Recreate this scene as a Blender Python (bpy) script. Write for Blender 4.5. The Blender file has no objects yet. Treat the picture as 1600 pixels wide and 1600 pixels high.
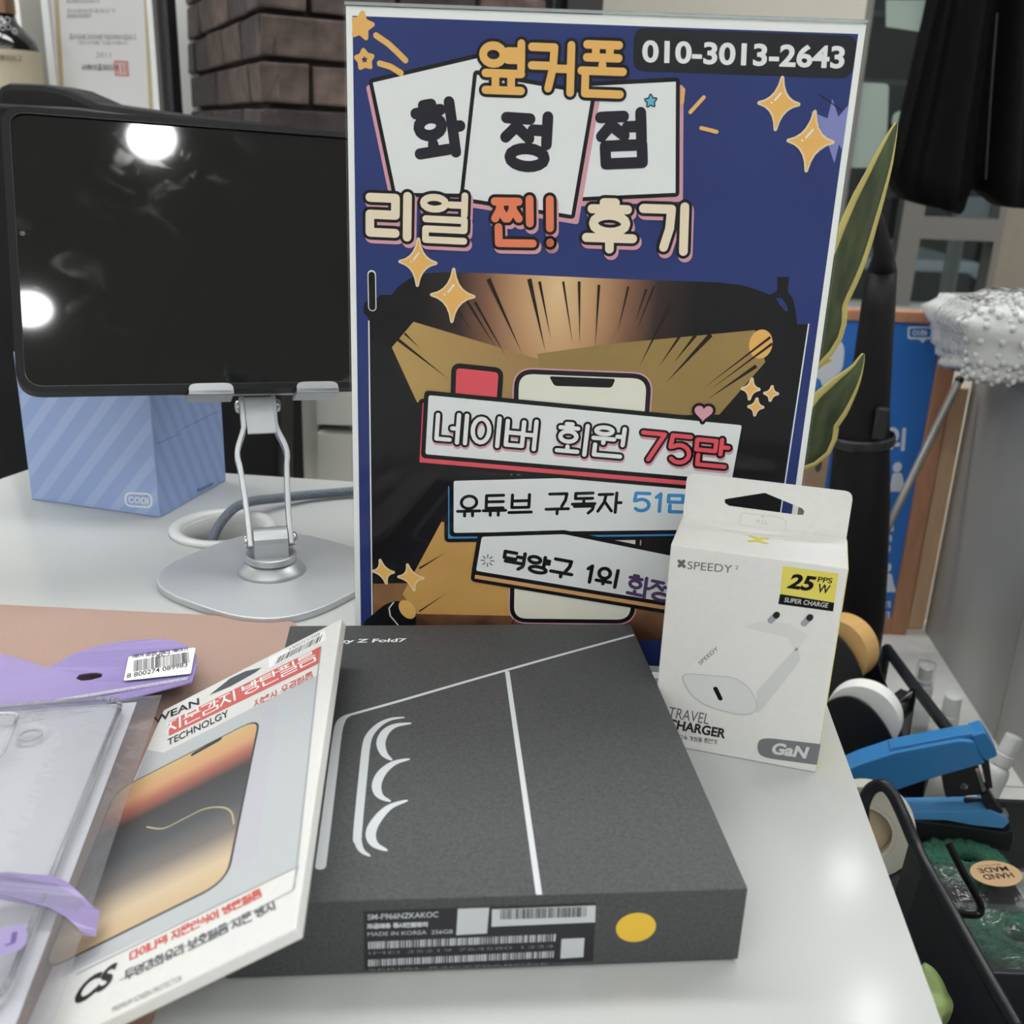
import bpy, bmesh, math, random
from mathutils import Vector, Matrix
from mathutils.geometry import tessellate_polygon
random.seed(7)
S = bpy.context.scene
COL = S.collection
# ------------------------------------------------------------------ camera, world, exposure
FPX, PITCH, ROLL, CAMH = 1616.6, 0.345845, 0.040271, 0.254456      # focal length in pixels of a 1600 px frame
fw = Vector((0, math.cos(PITCH), -math.sin(PITCH)))
dn = Vector((0, -math.sin(PITCH), -math.cos(PITCH)))
rt = Vector((1, 0, 0))
CX = math.cos(ROLL) * rt - math.sin(ROLL) * dn
CY = math.sin(ROLL) * rt + math.cos(ROLL) * dn
EYE = Vector((0, 0, CAMH))
cd = bpy.data.cameras.new('camera'); cam = bpy.data.objects.new('camera', cd); COL.objects.link(cam)
R3 = Matrix((CX, -CY, -fw)).transposed()
cam.matrix_world = Matrix.Translation(EYE) @ R3.to_4x4()
cd.sensor_width = 36; cd.lens = FPX / 1600 * 36; cd.clip_start = 0.01
cd.dof.use_dof = True; cd.dof.focus_distance = 0.50; cd.dof.aperture_fstop = 16
S.camera = cam
W = bpy.data.worlds.new('world'); S.world = W; W.use_nodes = True
W.node_tree.nodes['Background'].inputs[0].default_value = (0.62, 0.68, 0.76, 1)
W.node_tree.nodes['Background'].inputs[1].default_value = 0.5
S.view_settings.view_transform = 'Standard'; S.view_settings.look = 'None'
S.view_settings.exposure = 0.0; S.view_settings.gamma = 1; S.view_settings.use_curve_mapping = False
LAMP_POWER = 46.0
FILL_PANEL_POWER = 12.5
S.cycles.max_bounces = 8; S.cycles.transparent_max_bounces = 16
S.cycles.use_denoising = True

# ------------------------------------------------------------------ measuring helpers
def ray(p):
    return CX * ((p[0] - 800) / FPX) + CY * ((p[1] - 800) / FPX) + fw
def at(x, y, Y):                       # the point seen at a photo pixel, Y metres ahead
    d = ray((x, y)); return EYE + d * (Y / d.y)
def onz(x, y, z=0.0):                  # ... on the horizontal plane z
    d = ray((x, y)); return EYE + d * ((z - CAMH) / d.z)

# ------------------------------------------------------------------ materials
def lin(c):
    return tuple((v / 12.92 if v <= 0.04045 else ((v + 0.055) / 1.055) ** 2.4) for v in [k / 255 for k in c]) + (1,)
MATS = {}
def mat(name, c, rough=0.5, metal=0.0, noise=0, nscale=60, bump=0, bscale=200, coat=0, spec=0.5, emit=0, stretch=None, sheen=0, trans=0):
    if name in MATS: return MATS[name]
    m = bpy.data.materials.new(name); m.use_nodes = True; N = m.node_tree.nodes; L = m.node_tree.links
    b = N['Principled BSDF']; b.inputs['Base Color'].default_value = lin(c)
    b.inputs['Roughness'].default_value = rough; b.inputs['Metallic'].default_value = metal
    b.inputs['Specular IOR Level'].default_value = spec
    b.inputs['Coat Weight'].default_value = coat; b.inputs['Coat Roughness'].default_value = 0.05
    b.inputs['Sheen Weight'].default_value = sheen
    b.inputs['Transmission Weight'].default_value = trans
    if emit:
        b.inputs['Emission Color'].default_value = lin(c); b.inputs['Emission Strength'].default_value = emit
    tc = None
    if noise or bump:
        tc = N.new('ShaderNodeTexCoord'); out = tc.outputs['Object']
        if stretch:
            mp = N.new('ShaderNodeMapping'); mp.inputs['Scale'].default_value = stretch
            L.new(out, mp.inputs[0]); out = mp.outputs[0]
    if noise:
        t = N.new('ShaderNodeTexNoise'); t.inputs['Scale'].default_value = nscale; t.inputs['Detail'].default_value = 4
        L.new(out, t.inputs['Vector'])
        r = N.new('ShaderNodeValToRGB'); a = lin(c)
        r.color_ramp.elements[0].position = 0.3; r.color_ramp.elements[1].position = 0.7
        r.color_ramp.elements[0].color = tuple(max(0, v * (1 - noise)) for v in a[:3]) + (1,)
        r.color_ramp.elements[1].color = tuple(min(1, v * (1 + noise)) for v in a[:3]) + (1,)
        L.new(t.outputs['Fac'], r.inputs[0]); L.new(r.outputs[0], b.inputs['Base Color'])
    if bump:
        t = N.new('ShaderNodeTexNoise'); t.inputs['Scale'].default_value = bscale; t.inputs['Detail'].default_value = 3
        L.new(out, t.inputs['Vector'])
        u = N.new('ShaderNodeBump'); u.inputs['Strength'].default_value = bump; u.inputs['Distance'].default_value = 0.001
        L.new(t.outputs['Fac'], u.inputs['Height']); L.new(u.outputs[0], b.inputs['Normal'])
    MATS[name] = m; return m
def clear(name, tint=(255, 255, 255), rough=0.03, refl=1.0, haze=0.0, hazec=(220, 224, 226), bump=0, bscale=30, ior=1.49):
    """thin clear plastic or glass sheet: see-through, with the mirror-like Fresnel reflection of its surface and a little haze"""
    if name in MATS: return MATS[name]
    m = bpy.data.materials.new(name); m.use_nodes = True; N = m.node_tree.nodes; L = m.node_tree.links
    N.remove(N['Principled BSDF']); o = N['Material Output']
    t = N.new('ShaderNodeBsdfTransparent'); t.inputs[0].default_value = lin(tint)
    g = N.new('ShaderNodeBsdfGlossy'); g.inputs['Roughness'].default_value = rough
    f = N.new('ShaderNodeLayerWeight'); f.inputs[0].default_value = .5; r0 = ((ior - 1) / (ior + 1)) ** 2   # Schlick's Fresnel, the same from both sides
    p5 = N.new('ShaderNodeMath'); p5.operation = 'POWER'; p5.inputs[1].default_value = 5; L.new(f.outputs['Facing'], p5.inputs[0])
    k = N.new('ShaderNodeMath'); k.operation = 'MULTIPLY_ADD'; k.inputs[1].default_value = refl * (1 - r0); k.inputs[2].default_value = refl * r0
    L.new(p5.outputs[0], k.inputs[0]); mx = N.new('ShaderNodeMixShader'); L.new(k.outputs[0], mx.inputs[0])
    src = t.outputs[0]
    if haze:
        d = N.new('ShaderNodeBsdfDiffuse'); d.inputs[0].default_value = lin(hazec)
        h = N.new('ShaderNodeMixShader'); h.inputs[0].default_value = haze
        L.new(t.outputs[0], h.inputs[1]); L.new(d.outputs[0], h.inputs[2]); src = h.outputs[0]
    L.new(src, mx.inputs[1]); L.new(g.outputs[0], mx.inputs[2]); L.new(mx.outputs[0], o.inputs[0])
    if bump:
        tc = N.new('ShaderNodeTexCoord'); n = N.new('ShaderNodeTexNoise'); n.inputs['Scale'].default_value = bscale
        n.inputs['Detail'].default_value = 3; n.inputs['Distortion'].default_value = 1.0
        L.new(tc.outputs['Object'], n.inputs['Vector'])
        b = N.new('ShaderNodeBump'); b.inputs['Strength'].default_value = bump; b.inputs['Distance'].default_value = 0.01
        L.new(n.outputs['Fac'], b.inputs['Height']); L.new(b.outputs[0], g.inputs['Normal']); L.new(b.outputs[0], f.inputs['Normal'])
    MATS[name] = m; return m
def ramp_mat(name, stops, axis=None, centre=None, scale=None, rough=0.4, wave=None):
    """flat print with a gradient: along a direction (axis) or elliptical about a centre (object coordinates)"""
    m = bpy.data.materials.new(name); m.use_nodes = True; N = m.node_tree.nodes; L = m.node_tree.links
    b = N['Principled BSDF']; b.inputs['Roughness'].default_value = rough; b.inputs['Specular IOR Level'].default_value = .08
    tc = N.new('ShaderNodeTexCoord'); mp = N.new('ShaderNodeMapping'); mp.vector_type = 'POINT'
    L.new(tc.outputs['Object'], mp.inputs[0])
    r = N.new('ShaderNodeValToRGB'); e = r.color_ramp.elements
    while len(e) < len(stops): e.new(0.5)
    for k, (p, c) in zip(e, stops): k.position = p; k.color = lin(c)
    if axis:
        d = N.new('ShaderNodeVectorMath'); d.operation = 'DOT_PRODUCT'; d.inputs[1].default_value = axis
        L.new(tc.outputs['Object'], d.inputs[0])
        a = N.new('ShaderNodeMath'); a.operation = 'MULTIPLY_ADD'; a.inputs[1].default_value = scale[0]; a.inputs[2].default_value = scale[1]
        L.new(d.outputs['Value'], a.inputs[0]); val = a.outputs[0]
        if wave:
            n = N.new('ShaderNodeTexNoise'); n.inputs['Scale'].default_value = 40
            L.new(tc.outputs['Object'], n.inputs['Vector'])
            w = N.new('ShaderNodeMath'); w.operation = 'MULTIPLY_ADD'; w.inputs[1].default_value = wave
            L.new(n.outputs['Fac'], w.inputs[0]); L.new(val, w.inputs[2]); val = w.outputs[0]
    else:
        mp.inputs['Location'].default_value = tuple(-c * s for c, s in zip(centre, scale)); mp.inputs['Scale'].default_value = scale
        d = N.new('ShaderNodeVectorMath'); d.operation = 'LENGTH'; L.new(mp.outputs[0], d.inputs[0]); val = d.outputs['Value']
    L.new(val, r.inputs[0]); L.new(r.outputs[0], b.inputs['Base Color']); return m

WHITE = mat('white_card', (220, 220, 217), 0.45, noise=0.02, nscale=300)
BLACKP = mat('black_plastic', (24, 25, 28), 0.38, bump=0.15, bscale=900)
SILVER = mat('brushed_aluminium', (182, 185, 188), 0.40, 0.75, bump=0.06, bscale=900)
STEEL = mat('polished_steel', (190, 190, 192), 0.15, 1.0)
INK = mat('print_black', (26, 26, 30), 0.4)

# ------------------------------------------------------------------ objects
class Thing:
    def __init__(self, name, label, cat, loc=(0, 0, 0), basis=None, group=None, kind=None):
        o = bpy.data.objects.new(name, None); COL.objects.link(o); o.empty_display_size = 0.02
        M = Matrix.Translation(Vector(loc))
        if basis: M = M @ Matrix(basis).transposed().to_4x4()
        o.matrix_world = M; self.o = o; self.M = M; self.Mi = M.inverted()
        if label: o['label'] = label
        if cat: o['category'] = cat
        if group: o['group'] = group
        if kind: o['kind'] = kind
    def part(self, name, vf, m, parent=None, smooth=False, label=None, kind=None, bevel=0):
        v, f = vf
        o = mesh_obj(name, [self.Mi @ Vector(p) for p in v], f, m, smooth, bevel)
        o.parent = parent or self.o
        if label: o['label'] = label
        if kind: o['kind'] = kind
        return o
def mesh_obj(name, v, f, m, smooth=False, bevel=0):
    me = bpy.data.meshes.new(name); me.from_pydata([tuple(p) for p in v], [], f)
    if bevel:
        bm = bmesh.new(); bm.from_mesh(me)
        bmesh.ops.remove_doubles(bm, verts=bm.verts, dist=1e-6)
        bmesh.ops.recalc_face_normals(bm, faces=bm.faces)
        es = [e for e in bm.edges if len(e.link_faces) == 2 and e.calc_face_angle(0) > 0.5]
        bmesh.ops.bevel(bm, geom=es, offset=bevel, segments=2, affect='EDGES', profile=0.6)
        bm.to_mesh(me); bm.free()
    else:
        bm = bmesh.new(); bm.from_mesh(me); bmesh.ops.recalc_face_normals(bm, faces=bm.faces); bm.to_mesh(me); bm.free()
    me.materials.append(m)
    if smooth:
        me.polygons.foreach_set('use_smooth', [True] * len(me.polygons))
    me.update()
    o = bpy.data.objects.new(name, me); COL.objects.link(o); return o
def solo(name, vf, m, label=None, cat=None, kind=None, smooth=False, bevel=0, group=None):
    v, f = vf; c = sum((Vector(p) for p in v), Vector()) / len(v); c.z = min(p[2] for p in v)
    o = mesh_obj(name, [Vector(p) - c for p in v], f, m, smooth, bevel); o.location = c
    if label: o['label'] = label
    if cat: o['category'] = cat
    if kind: o['kind'] = kind
    if group: o['group'] = group
    return o
X3, Y3, Z3 = Vector((1, 0, 0)), Vector((0, 1, 0)), Vector((0, 0, 1))
def join(*vfs):
    V, F = [], []
    for v, f in vfs:
        k = len(V); V += list(v); F += [tuple(i + k for i in q) for q in f]
    return V, F
def box(x0, x1, y0, y1, z0, z1, o=Vector(), u=X3, v=Y3, w=Z3):
    P = [o + u * x + v * y + w * z for z in (z0, z1) for y in (y0, y1) for x in (x0, x1)]
    return P, [(0, 2, 3, 1), (4, 5, 7, 6), (0, 1, 5, 4), (2, 6, 7, 3), (0, 4, 6, 2), (1, 3, 7, 5)]
def prism(pts, d):                      # planar 3-D outline pushed along the vector d
    n = len(pts); P = [Vector(p) for p in pts] + [Vector(p) + Vector(d) for p in pts]
    nn = Vector()
    for i in range(n): nn += (P[i] - P[0]).cross(P[(i + 1) % n] - P[0])
    nn.normalize(); a = (P[1] - P[0]).normalized(); b = nn.cross(a)
    T = tessellate_polygon([[Vector(((p - P[0]).dot(a), (p - P[0]).dot(b), 0)) for p in P[:n]]])
    F = [tuple(t) for t in T] + [tuple(i + n for i in t[::-1]) for t in T]
    F += [(i, (i + 1) % n, (i + 1) % n + n, i + n) for i in range(n)]
    return P, F
def frame_of(d):
    d = d.normalized(); a = d.orthogonal().normalized(); return a, d.cross(a)
def lathe(o, ax, prof, n=32, closed=False):    # prof: (radius, height) pairs
    ax = Vector(ax).normalized(); a, b = frame_of(ax); V, F = [], []
    for r, h in prof:
        for k in range(n):
            t = 2 * math.pi * k / n; V.append(Vector(o) + ax * h + (a * math.cos(t) + b * math.sin(t)) * r)
    m = len(prof)
    for i in range(m if closed else m - 1):
        j = (i + 1) % m
        for k in range(n): F.append((i * n + k, i * n + (k + 1) % n, j * n + (k + 1) % n, j * n + k))
    if not closed:
        if prof[0][0] > 1e-6: F.append(tuple(range(n))[::-1])
        if prof[-1][0] > 1e-6: F.append(tuple(range((m - 1) * n, m * n)))
    return V, F
def tube(path, r, n=10, squash=1.0):
    P = [Vector(p) for p in path]; V, F = [], []; a = None
    for i, p in enumerate(P):
        t = (P[min(i + 1, len(P) - 1)] - P[max(i - 1, 0)]).normalized()
        a = t.orthogonal().normalized() if a is None else (a - t * a.dot(t)).normalized()
        b = t.cross(a); rr = r[i] if isinstance(r, (list, tuple)) else r
        for k in range(n):
            q = 2 * math.pi * k / n; V.append(p + a * math.cos(q) * rr + b * math.sin(q) * rr * squash)
    for i in range(len(P) - 1):
        for k in range(n): F.append((i * n + k, i * n + (k + 1) % n, (i + 1) * n + (k + 1) % n, (i + 1) * n + k))
    F.append(tuple(range(n))[::-1]); F.append(tuple(range((len(P) - 1) * n, len(P) * n)))
    return V, F
def smooth_path(pts, k=6):
    P = [Vector(p) for p in pts]; out = []
    for i in range(len(P) - 1):
        p0, p1, p2, p3 = P[max(i - 1, 0)], P[i], P[i + 1], P[min(i + 2, len(P) - 1)]
        for j in range(k):
            t = j / k
            out.append(0.5 * ((2 * p1) + (p2 - p0) * t + (2 * p0 - 5 * p1 + 4 * p2 - p3) * t * t + (3 * p1 - p0 - 3 * p2 + p3) * t ** 3))
    out.append(P[-1]); return out
def sphere(c, r, n=16, m=10, sc=(1, 1, 1)):
    V, F = lathe((0, 0, 0), Z3, [(r * math.sin(math.pi * i / m), -r * math.cos(math.pi * i / m)) for i in range(m + 1)], n)
    return [Vector(c) + Vector((p.x * sc[0], p.y * sc[1], p.z * sc[2])) for p in V], F
def rounded(pts, r, k=6):               # round the corners of a 2-D outline
    n = len(pts); out = []; rr = r if isinstance(r, (list, tuple)) else [r] * n
    for i in range(n):
        p, a, b = Vector(pts[i]), Vector(pts[i - 1]), Vector(pts[(i + 1) % n])
        if rr[i] <= 0: out.append(p); continue
        s = p + (a - p).normalized() * min(rr[i], (a - p).length * 0.49); e = p + (b - p).normalized() * min(rr[i], (b - p).length * 0.49)
        for j in range(k + 1):
            t = j / k; out.append(s * (1 - t) ** 2 + p * 2 * t * (1 - t) + e * t * t)
    return out

# ------------------------------------------------------------------ flat print: shapes, brush strokes, lettering
class Sheet:
    """a flat printed face: points are measured in metres along u, v; ink layers lie 0.05 mm apart on the face"""
    STEP = 0.00005
    def __init__(self, T, o, u, v, base=0.0):
        self.T, self.o, self.u, self.v = T, Vector(o), Vector(u).normalized(), Vector(v).normalized()
        self.n = self.u.cross(self.v); self.base = base
        if self.n.dot(EYE - self.o) < 0: self.n = -self.n
    def px(self, *p):                   # photo pixel -> sheet coordinates
        d = ray(p); t = (self.o - EYE).dot(self.n) / d.dot(self.n); q = EYE + d * t - self.o
        return Vector((q.dot(self.u), q.dot(self.v)))
    def pxs(self, pts): return [self.px(*p) for p in pts]
    def w(self, q, layer): return self.o + self.u * q[0] + self.v * q[1] + self.n * (self.base + layer * self.STEP)
    def add(self, name, tris, layer, m, parent=None, label=None):
        V, F = [], []
        for pts, faces, *dl in tris:
            k = len(V); V += [self.w(q, layer + (dl[0] if dl else 0)) for q in pts]; F += [tuple(i + k for i in f) for f in faces]
        # make every face look outwards
        o = self.T.part(name, (V, F), m, parent, label=label)
        me = o.data; nl = self.T.Mi.to_3x3() @ self.n
        bm = bmesh.new(); bm.from_mesh(me)
        bad = [f for f in bm.faces if f.normal.dot(nl) < 0]; bmesh.ops.reverse_faces(bm, faces=bad); bm.to_mesh(me); bm.free()
        return o
    def poly(self, name, pts, layer, m, r=0, parent=None, label=None):
        pts = rounded(pts, r) if r else [Vector(p) for p in pts]
        return self.add(name, [fill(pts)], layer, m, parent, label)
def fill(pts, holes=()):
    loops = [[Vector((p[0], p[1], 0)) for p in l] for l in (pts, *holes)]
    return [p for l in loops for p in l], [tuple(t) for t in tessellate_polygon(loops)]
_BN = [0]
def brush(path, w, closed=False, caps=True):       # thick line; w = half width or a list of them
    P, ws0 = [], w if isinstance(w, (list, tuple)) else None; W_ = []
    for i, p in enumerate(path):
        q = Vector((p[0], p[1]))
        if P and (q - P[-1]).length < 1e-7: continue
        P.append(q); W_.append(ws0[i] if ws0 else w)
    if closed and len(P) > 2 and (P[0] - P[-1]).length < 1e-7: P.pop(); W_.pop()
    n = len(P); out = []; _BN[0] += 1; dl = (_BN[0] * .37 % 1) * .5       # every stroke lies a hair above or below the next
    sharp = [False] * n
    for i in range(n):
        if not closed and i in (0, n - 1): sharp[i] = True; continue
        a, b = P[i] - P[i - 1], P[(i + 1) % n] - P[i]
        sharp[i] = a.angle(b) > .6
    def side(i, d0):
        if sharp[i]: q = Vector((-d0.y, d0.x)); return q * W_[i]
        a, b = (P[i] - P[i - 1]).normalized(), (P[(i + 1) % n] - P[i]).normalized(); m = (a + b).normalized(); q = Vector((-m.y, m.x))
        return q * (W_[i] / max(.5, m.dot(a)))
    for i in range(n if closed else n - 1):
        j = (i + 1) % n; d = (P[j] - P[i]).normalized(); u, v = side(i, d), side(j, d)
        out.append(([P[i] + u, P[i] - u, P[j] - v, P[j] + v], [(0, 1, 2, 3)], dl + .035 * (i % 7)))
    if caps:
        for i in range(n):
            if sharp[i]: out.append(([P[i] + Vector((math.cos(t), math.sin(t))) * W_[i] for t in [k * math.pi / 8 for k in range(16)]], [tuple(range(16))], dl - .22))
    return out
def arc(cx, cy, rx, ry, a0, a1, n=14):
    return [(cx + rx * math.cos(math.radians(a0 + (a1 - a0) * k / n)), cy + ry * math.sin(math.radians(a0 + (a1 - a0) * k / n))) for k in range(n + 1)]
# Hangul drawn stroke by stroke in unit boxes
def _ring(b=0.0, t=1.0): return arc(.5, (b + t) / 2, .46, (t - b) / 2, 90, 450, 16)
CONS = {
 0: [[(0, 1), (1, 1), (.95, .5), (.75, 0)]], 2: [[(0, 1), (0, 0), (1, 0)]], 3: [[(1, 1), (0, 1), (0, 0), (1, 0)]],
 5: [[(0, 1), (1, 1), (1, .52), (0, .52), (0, 0), (1, 0)]], 6: [[(0, 1), (1, 1), (1, 0), (0, 0), (0, 1)]],
 7: [[(0, 1), (0, 0), (1, 0), (1, 1)], [(0, .52), (1, .52)]], 9: [[(.5, 1), (.42, .6), (0, 0)], [(.45, .6), (1, 0)]],
 11: [_ring()], 12: [[(0, 1), (1, 1)], [(.52, 1), (.42, .55), (0, 0)], [(.47, .55), (1, 0)]],
 13: [[(0, 1), (.46, 1)], [(.25, 1), (.2, .5), (0, 0)], [(.22, .5), (.44, 0)], [(.54, 1), (1, 1)], [(.78, 1), (.74, .5), (.54, 0)], [(.76, .5), (1, 0)]],
 14: [[(.25, 1), (.75, 1)], [(0, .8), (1, .8)], [(.5, .8), (.4, .4), (0, 0)], [(.46, .4), (1, 0)]],
 15: [[(0, 1), (1, 1), (.95, .5), (.75, 0)], [(0, .55), (.95, .55)]], 16: [[(1, 1), (0, 1), (0, 0), (1, 0)], [(0, .5), (1, .5)]],
 17: [[(0, 1), (1, 1)], [(0, 0), (1, 0)], [(.28, 1), (.28, 0)], [(.72, 1), (.72, 0)]],
 18: [[(.34, 1.02), (.66, 1.02)], [(0, .80), (1, .80)], _ring(0, .60)]}
FIN = {1: 0, 4: 2, 7: 3, 8: 5, 16: 6, 17: 7, 19: 9, 21: 11, 22: 12, 26: 17}
VERT = {0: [[(.25, 1), (.25, 0)], [(.25, .5), (1, .5)]], 2: [[(.25, 1), (.25, 0)], [(.25, .66), (1, .66)], [(.25, .34), (1, .34)]],
 4: [[(.85, 1), (.85, 0)], [(0, .5), (.85, .5)]], 5: [[(.42, 1), (.42, 0)], [(0, .5), (.42, .5)], [(1, 1), (1, 0)]],
 6: [[(.85, 1), (.85, 0)], [(0, .68), (.85, .68)], [(0, .36), (.85, .36)]], 20: [[(.6, 1), (.6, 0)]], 1: [[(.1, 1), (.1, 0)], [(.1, .5), (.7, .5)], [(.8, 1), (.8, 0)]]}
HORI = {8: [[(0, 0), (1, 0)], [(.5, 0), (.5, 1)]], 13: [[(0, 1), (1, 1)], [(.5, 1), (.5, 0)]], 12: [[(0, 0), (1, 0)], [(.33, 0), (.33, 1)], [(.67, 0), (.67, 1)]],
 17: [[(0, 1), (1, 1)], [(.32, 1), (.32, 0)], [(.68, 1), (.68, 0)]], 18: [[(0, .5), (1, .5)]]}
BOTH = {9: (8, 0), 10: (8, 1), 11: (8, 20), 14: (13, 4), 16: (13, 20), 19: (18, 20)}
def hangul(ch):
    c = ord(ch) - 0xAC00; l, v, t = c // 588, (c // 28) % 21, c % 28; out = []
    def put(sh, x0, y0, x1, y1): out.extend([[(x0 + (x1 - x0) * x, y0 + (y1 - y0) * y) for x, y in s] for s in sh])
    b = (.60 if t == 8 else .48) if t else 0.0
    if v in VERT:
        if v == 5: put(CONS[l], 0, b + .08, .44, .94); put(VERT[v], .5, b if not t else b - .02, .96, 1)
        elif v in (4, 6): put(CONS[l], 0, b + .08, .54, .94); put(VERT[v], .62, b if not t else b - .02, 1, 1)
        else: put(CONS[l], 0, b + .08, .60, .94); put(VERT[v], .70, b if not t else b - .02, 1, 1)
    elif v in HORI:
        put(CONS[l], .12, b + (.38 if not t else .28), .88, 1.03); put(HORI[v], 0, b + .0, 1, b + (.25 if not t else .14))
    else:
        h, q = BOTH[v]; put(CONS[l], .04, b + .38 - (.1 if t else 0), .62, 1); put(HORI[h], 0, b - (.04 if t else -.04), .68, b + .2 - (.08 if t else 0)); put(VERT[q], .78, b - .06 if t else b - .04, 1.02, 1)
    if t: put(CONS[FIN[t]], .08 if v in VERT or v in BOTH else .1, 0, .95, .46 if t == 8 else .36)
    return out
DIG = {'7': [[(0, 1), (1, 1), (.35, 0)]], '5': [[(.95, 1), (.12, 1), (.06, .56)] + arc(.5, .33, .46, .33, 130, -140, 12)], '1': [[(.2, .8), (.6, 1), (.6, 0)]], '!': [[(.5, 1), (.5, .36)], [(.5, .02), (.5, .03)]],
       '8': [_ring(.52, 1), _ring(0, .52)], '2': [arc(.5, .7, .42, .3, 160, -40, 8) + [(.05, 0), (.98, 0)]]}
def letters(sh, text, tl, bl, br, track=0.16, space=0.45, narrow=0.5):
    """stroke lettering in the parallelogram with these corners -> list of strokes in sheet coordinates"""
    adv, cells = 0.0, []
    for ch in text:
        if ch == ' ': adv += space; continue
        w = 1.0 if ord(ch) >= 0xAC00 else (.42 if ch in '!1' else .68)
        cells.append((ch, adv, w)); adv += w + track
    adv -= track; U, Vv = (br - bl) / adv, tl - bl; out = []
    for ch, x, w in cells:
        for s in (hangul(ch) if ord(ch) >= 0xAC00 else DIG[ch]):
            out.append([bl + U * (x + w * p[0]) + Vv * p[1] for p in s])
    return out
def inked(strokes, w):
    t = []
    for s in strokes: t += brush(s, w)
    return t
_TX = {}
def type_text(body, offset=0.0):
    k = (body, offset)
    if k not in _TX:
        c = bpy.data.curves.new('type', 'FONT'); c.body = body; c.offset = offset; c.resolution_u = 4
        o = bpy.data.objects.new('type', c); me = bpy.data.meshes.new_from_object(o)
        v = [Vector(p.co[:2]) for p in me.vertices]; f = [tuple(p.vertices) for p in me.polygons]
        x0, x1 = min(p.x for p in v), max(p.x for p in v); y0, y1 = min(p.y for p in v), max(p.y for p in v)
        _TX[k] = ([Vector(((p.x - x0) / (x1 - x0), (p.y - y0) / (y1 - y0))) for p in v], f)
        bpy.data.objects.remove(o); bpy.data.curves.remove(c); bpy.data.meshes.remove(me)
    return _TX[k]
def typed(body, tl, bl, br, offset=0.0, shear=0.0):
    v, f = type_text(body, offset); U, Vv = br - bl, tl - bl
    return [([bl + U * p.x + Vv * p.y + U.normalized() * (shear * p.y * Vv.length) for p in v], f)]
def bars(tl, bl, br, n=34, seed=1, lo=.25, hi=.8):
    rnd = random.Random(seed); out = []; U, Vv = br - bl, tl - bl
    for k in range(n):
        a = k / n; b = a + rnd.uniform(lo, hi) / n
        out.append(([bl + U * a, bl + U * b, bl + U * b + Vv, bl + U * a + Vv], [(0, 1, 2, 3)]))
    return out
def ellipse(c, rx, ry, n=28, rot=0):
    return [Vector((c[0] + rx * math.cos(t) * math.cos(rot) - ry * math.sin(t) * math.sin(rot), c[1] + rx * math.cos(t) * math.sin(rot) + ry * math.sin(t) * math.cos(rot))) for t in [2 * math.pi * k / n for k in range(n)]]
def star4(c, rx, ry, lean=0.0, waist=.30, k=5):
    P = [Vector((c[0] + rx * x + lean * ry * y, c[1] + ry * y)) for x, y in ((0, 1), (1, 0), (0, -1), (-1, 0))]
    cc = Vector(c); out = []
    for i in range(4):
        a, b = P[i], P[(i + 1) % 4]; mid = cc + ((a + b) / 2 - cc) * waist
        for j in range(k): t = j / k; out.append(a * (1 - t) ** 2 + mid * 2 * t * (1 - t) + b * t * t)
    return out
def star5(c, r, n=5, inner=.5, rot=90):
    return [Vector((c[0] + (r if k % 2 == 0 else r * inner) * math.cos(math.radians(rot + 180 / n * k)), c[1] + (r if k % 2 == 0 else r * inner) * math.sin(math.radians(rot + 180 / n * k)))) for k in range(2 * n)]

# ================================================================== the room
FLOOR, CEIL = -0.95, 1.70
WALLW = mat('white_wall_paint', (238, 238, 236), 0.7, noise=0.02, nscale=8, bump=0.1, bscale=120)
CREAM = mat('cream_wall_paint', (230, 224, 212), 0.7, noise=0.02, nscale=6, bump=0.1, bscale=120)
def setting(name, vf, m): return solo(name, vf, m, kind='structure')
setting('floor', box(-2.2, 2.6, -3.4, 2.7, FLOOR - .05, FLOOR), mat('grey_floor_vinyl', (168, 166, 160), 0.45, noise=0.12, nscale=12))
setting('ceiling', box(-2.2, 2.6, -3.4, 2.7, CEIL, CEIL + .05), mat('white_ceiling', (214, 214, 212), 0.8, bump=0.1))
setting('wall_left', box(-2.25, -2.2, -3.4, 2.7, FLOOR, CEIL), WALLW)
setting('wall_right', box(2.6, 2.65, -3.4, 2.7, FLOOR, CEIL), WALLW)
setting('wall_front', box(-2.2, 2.6, -2.05, -2.0, FLOOR, CEIL), mat('bright_wall_paint', (226, 226, 224), 0.7))
setting('wall_back', box(-2.2, -.40, 1.90, 1.96, FLOOR, CEIL), WALLW)
setting('wall_side', box(.05, .755, 2.60, 2.70, FLOOR, CEIL), CREAM)
setting('wall_corner', box(1.16, 2.6, 2.60, 2.70, FLOOR, CEIL), mat('beige_wall_paint', (150, 140, 128), 0.7, noise=0.03))
setting('wall_return', box(.05, .10, 1.62, 2.60, FLOOR, CEIL), mat('dark_wall_paint', (48, 46, 46), 0.7))
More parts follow.
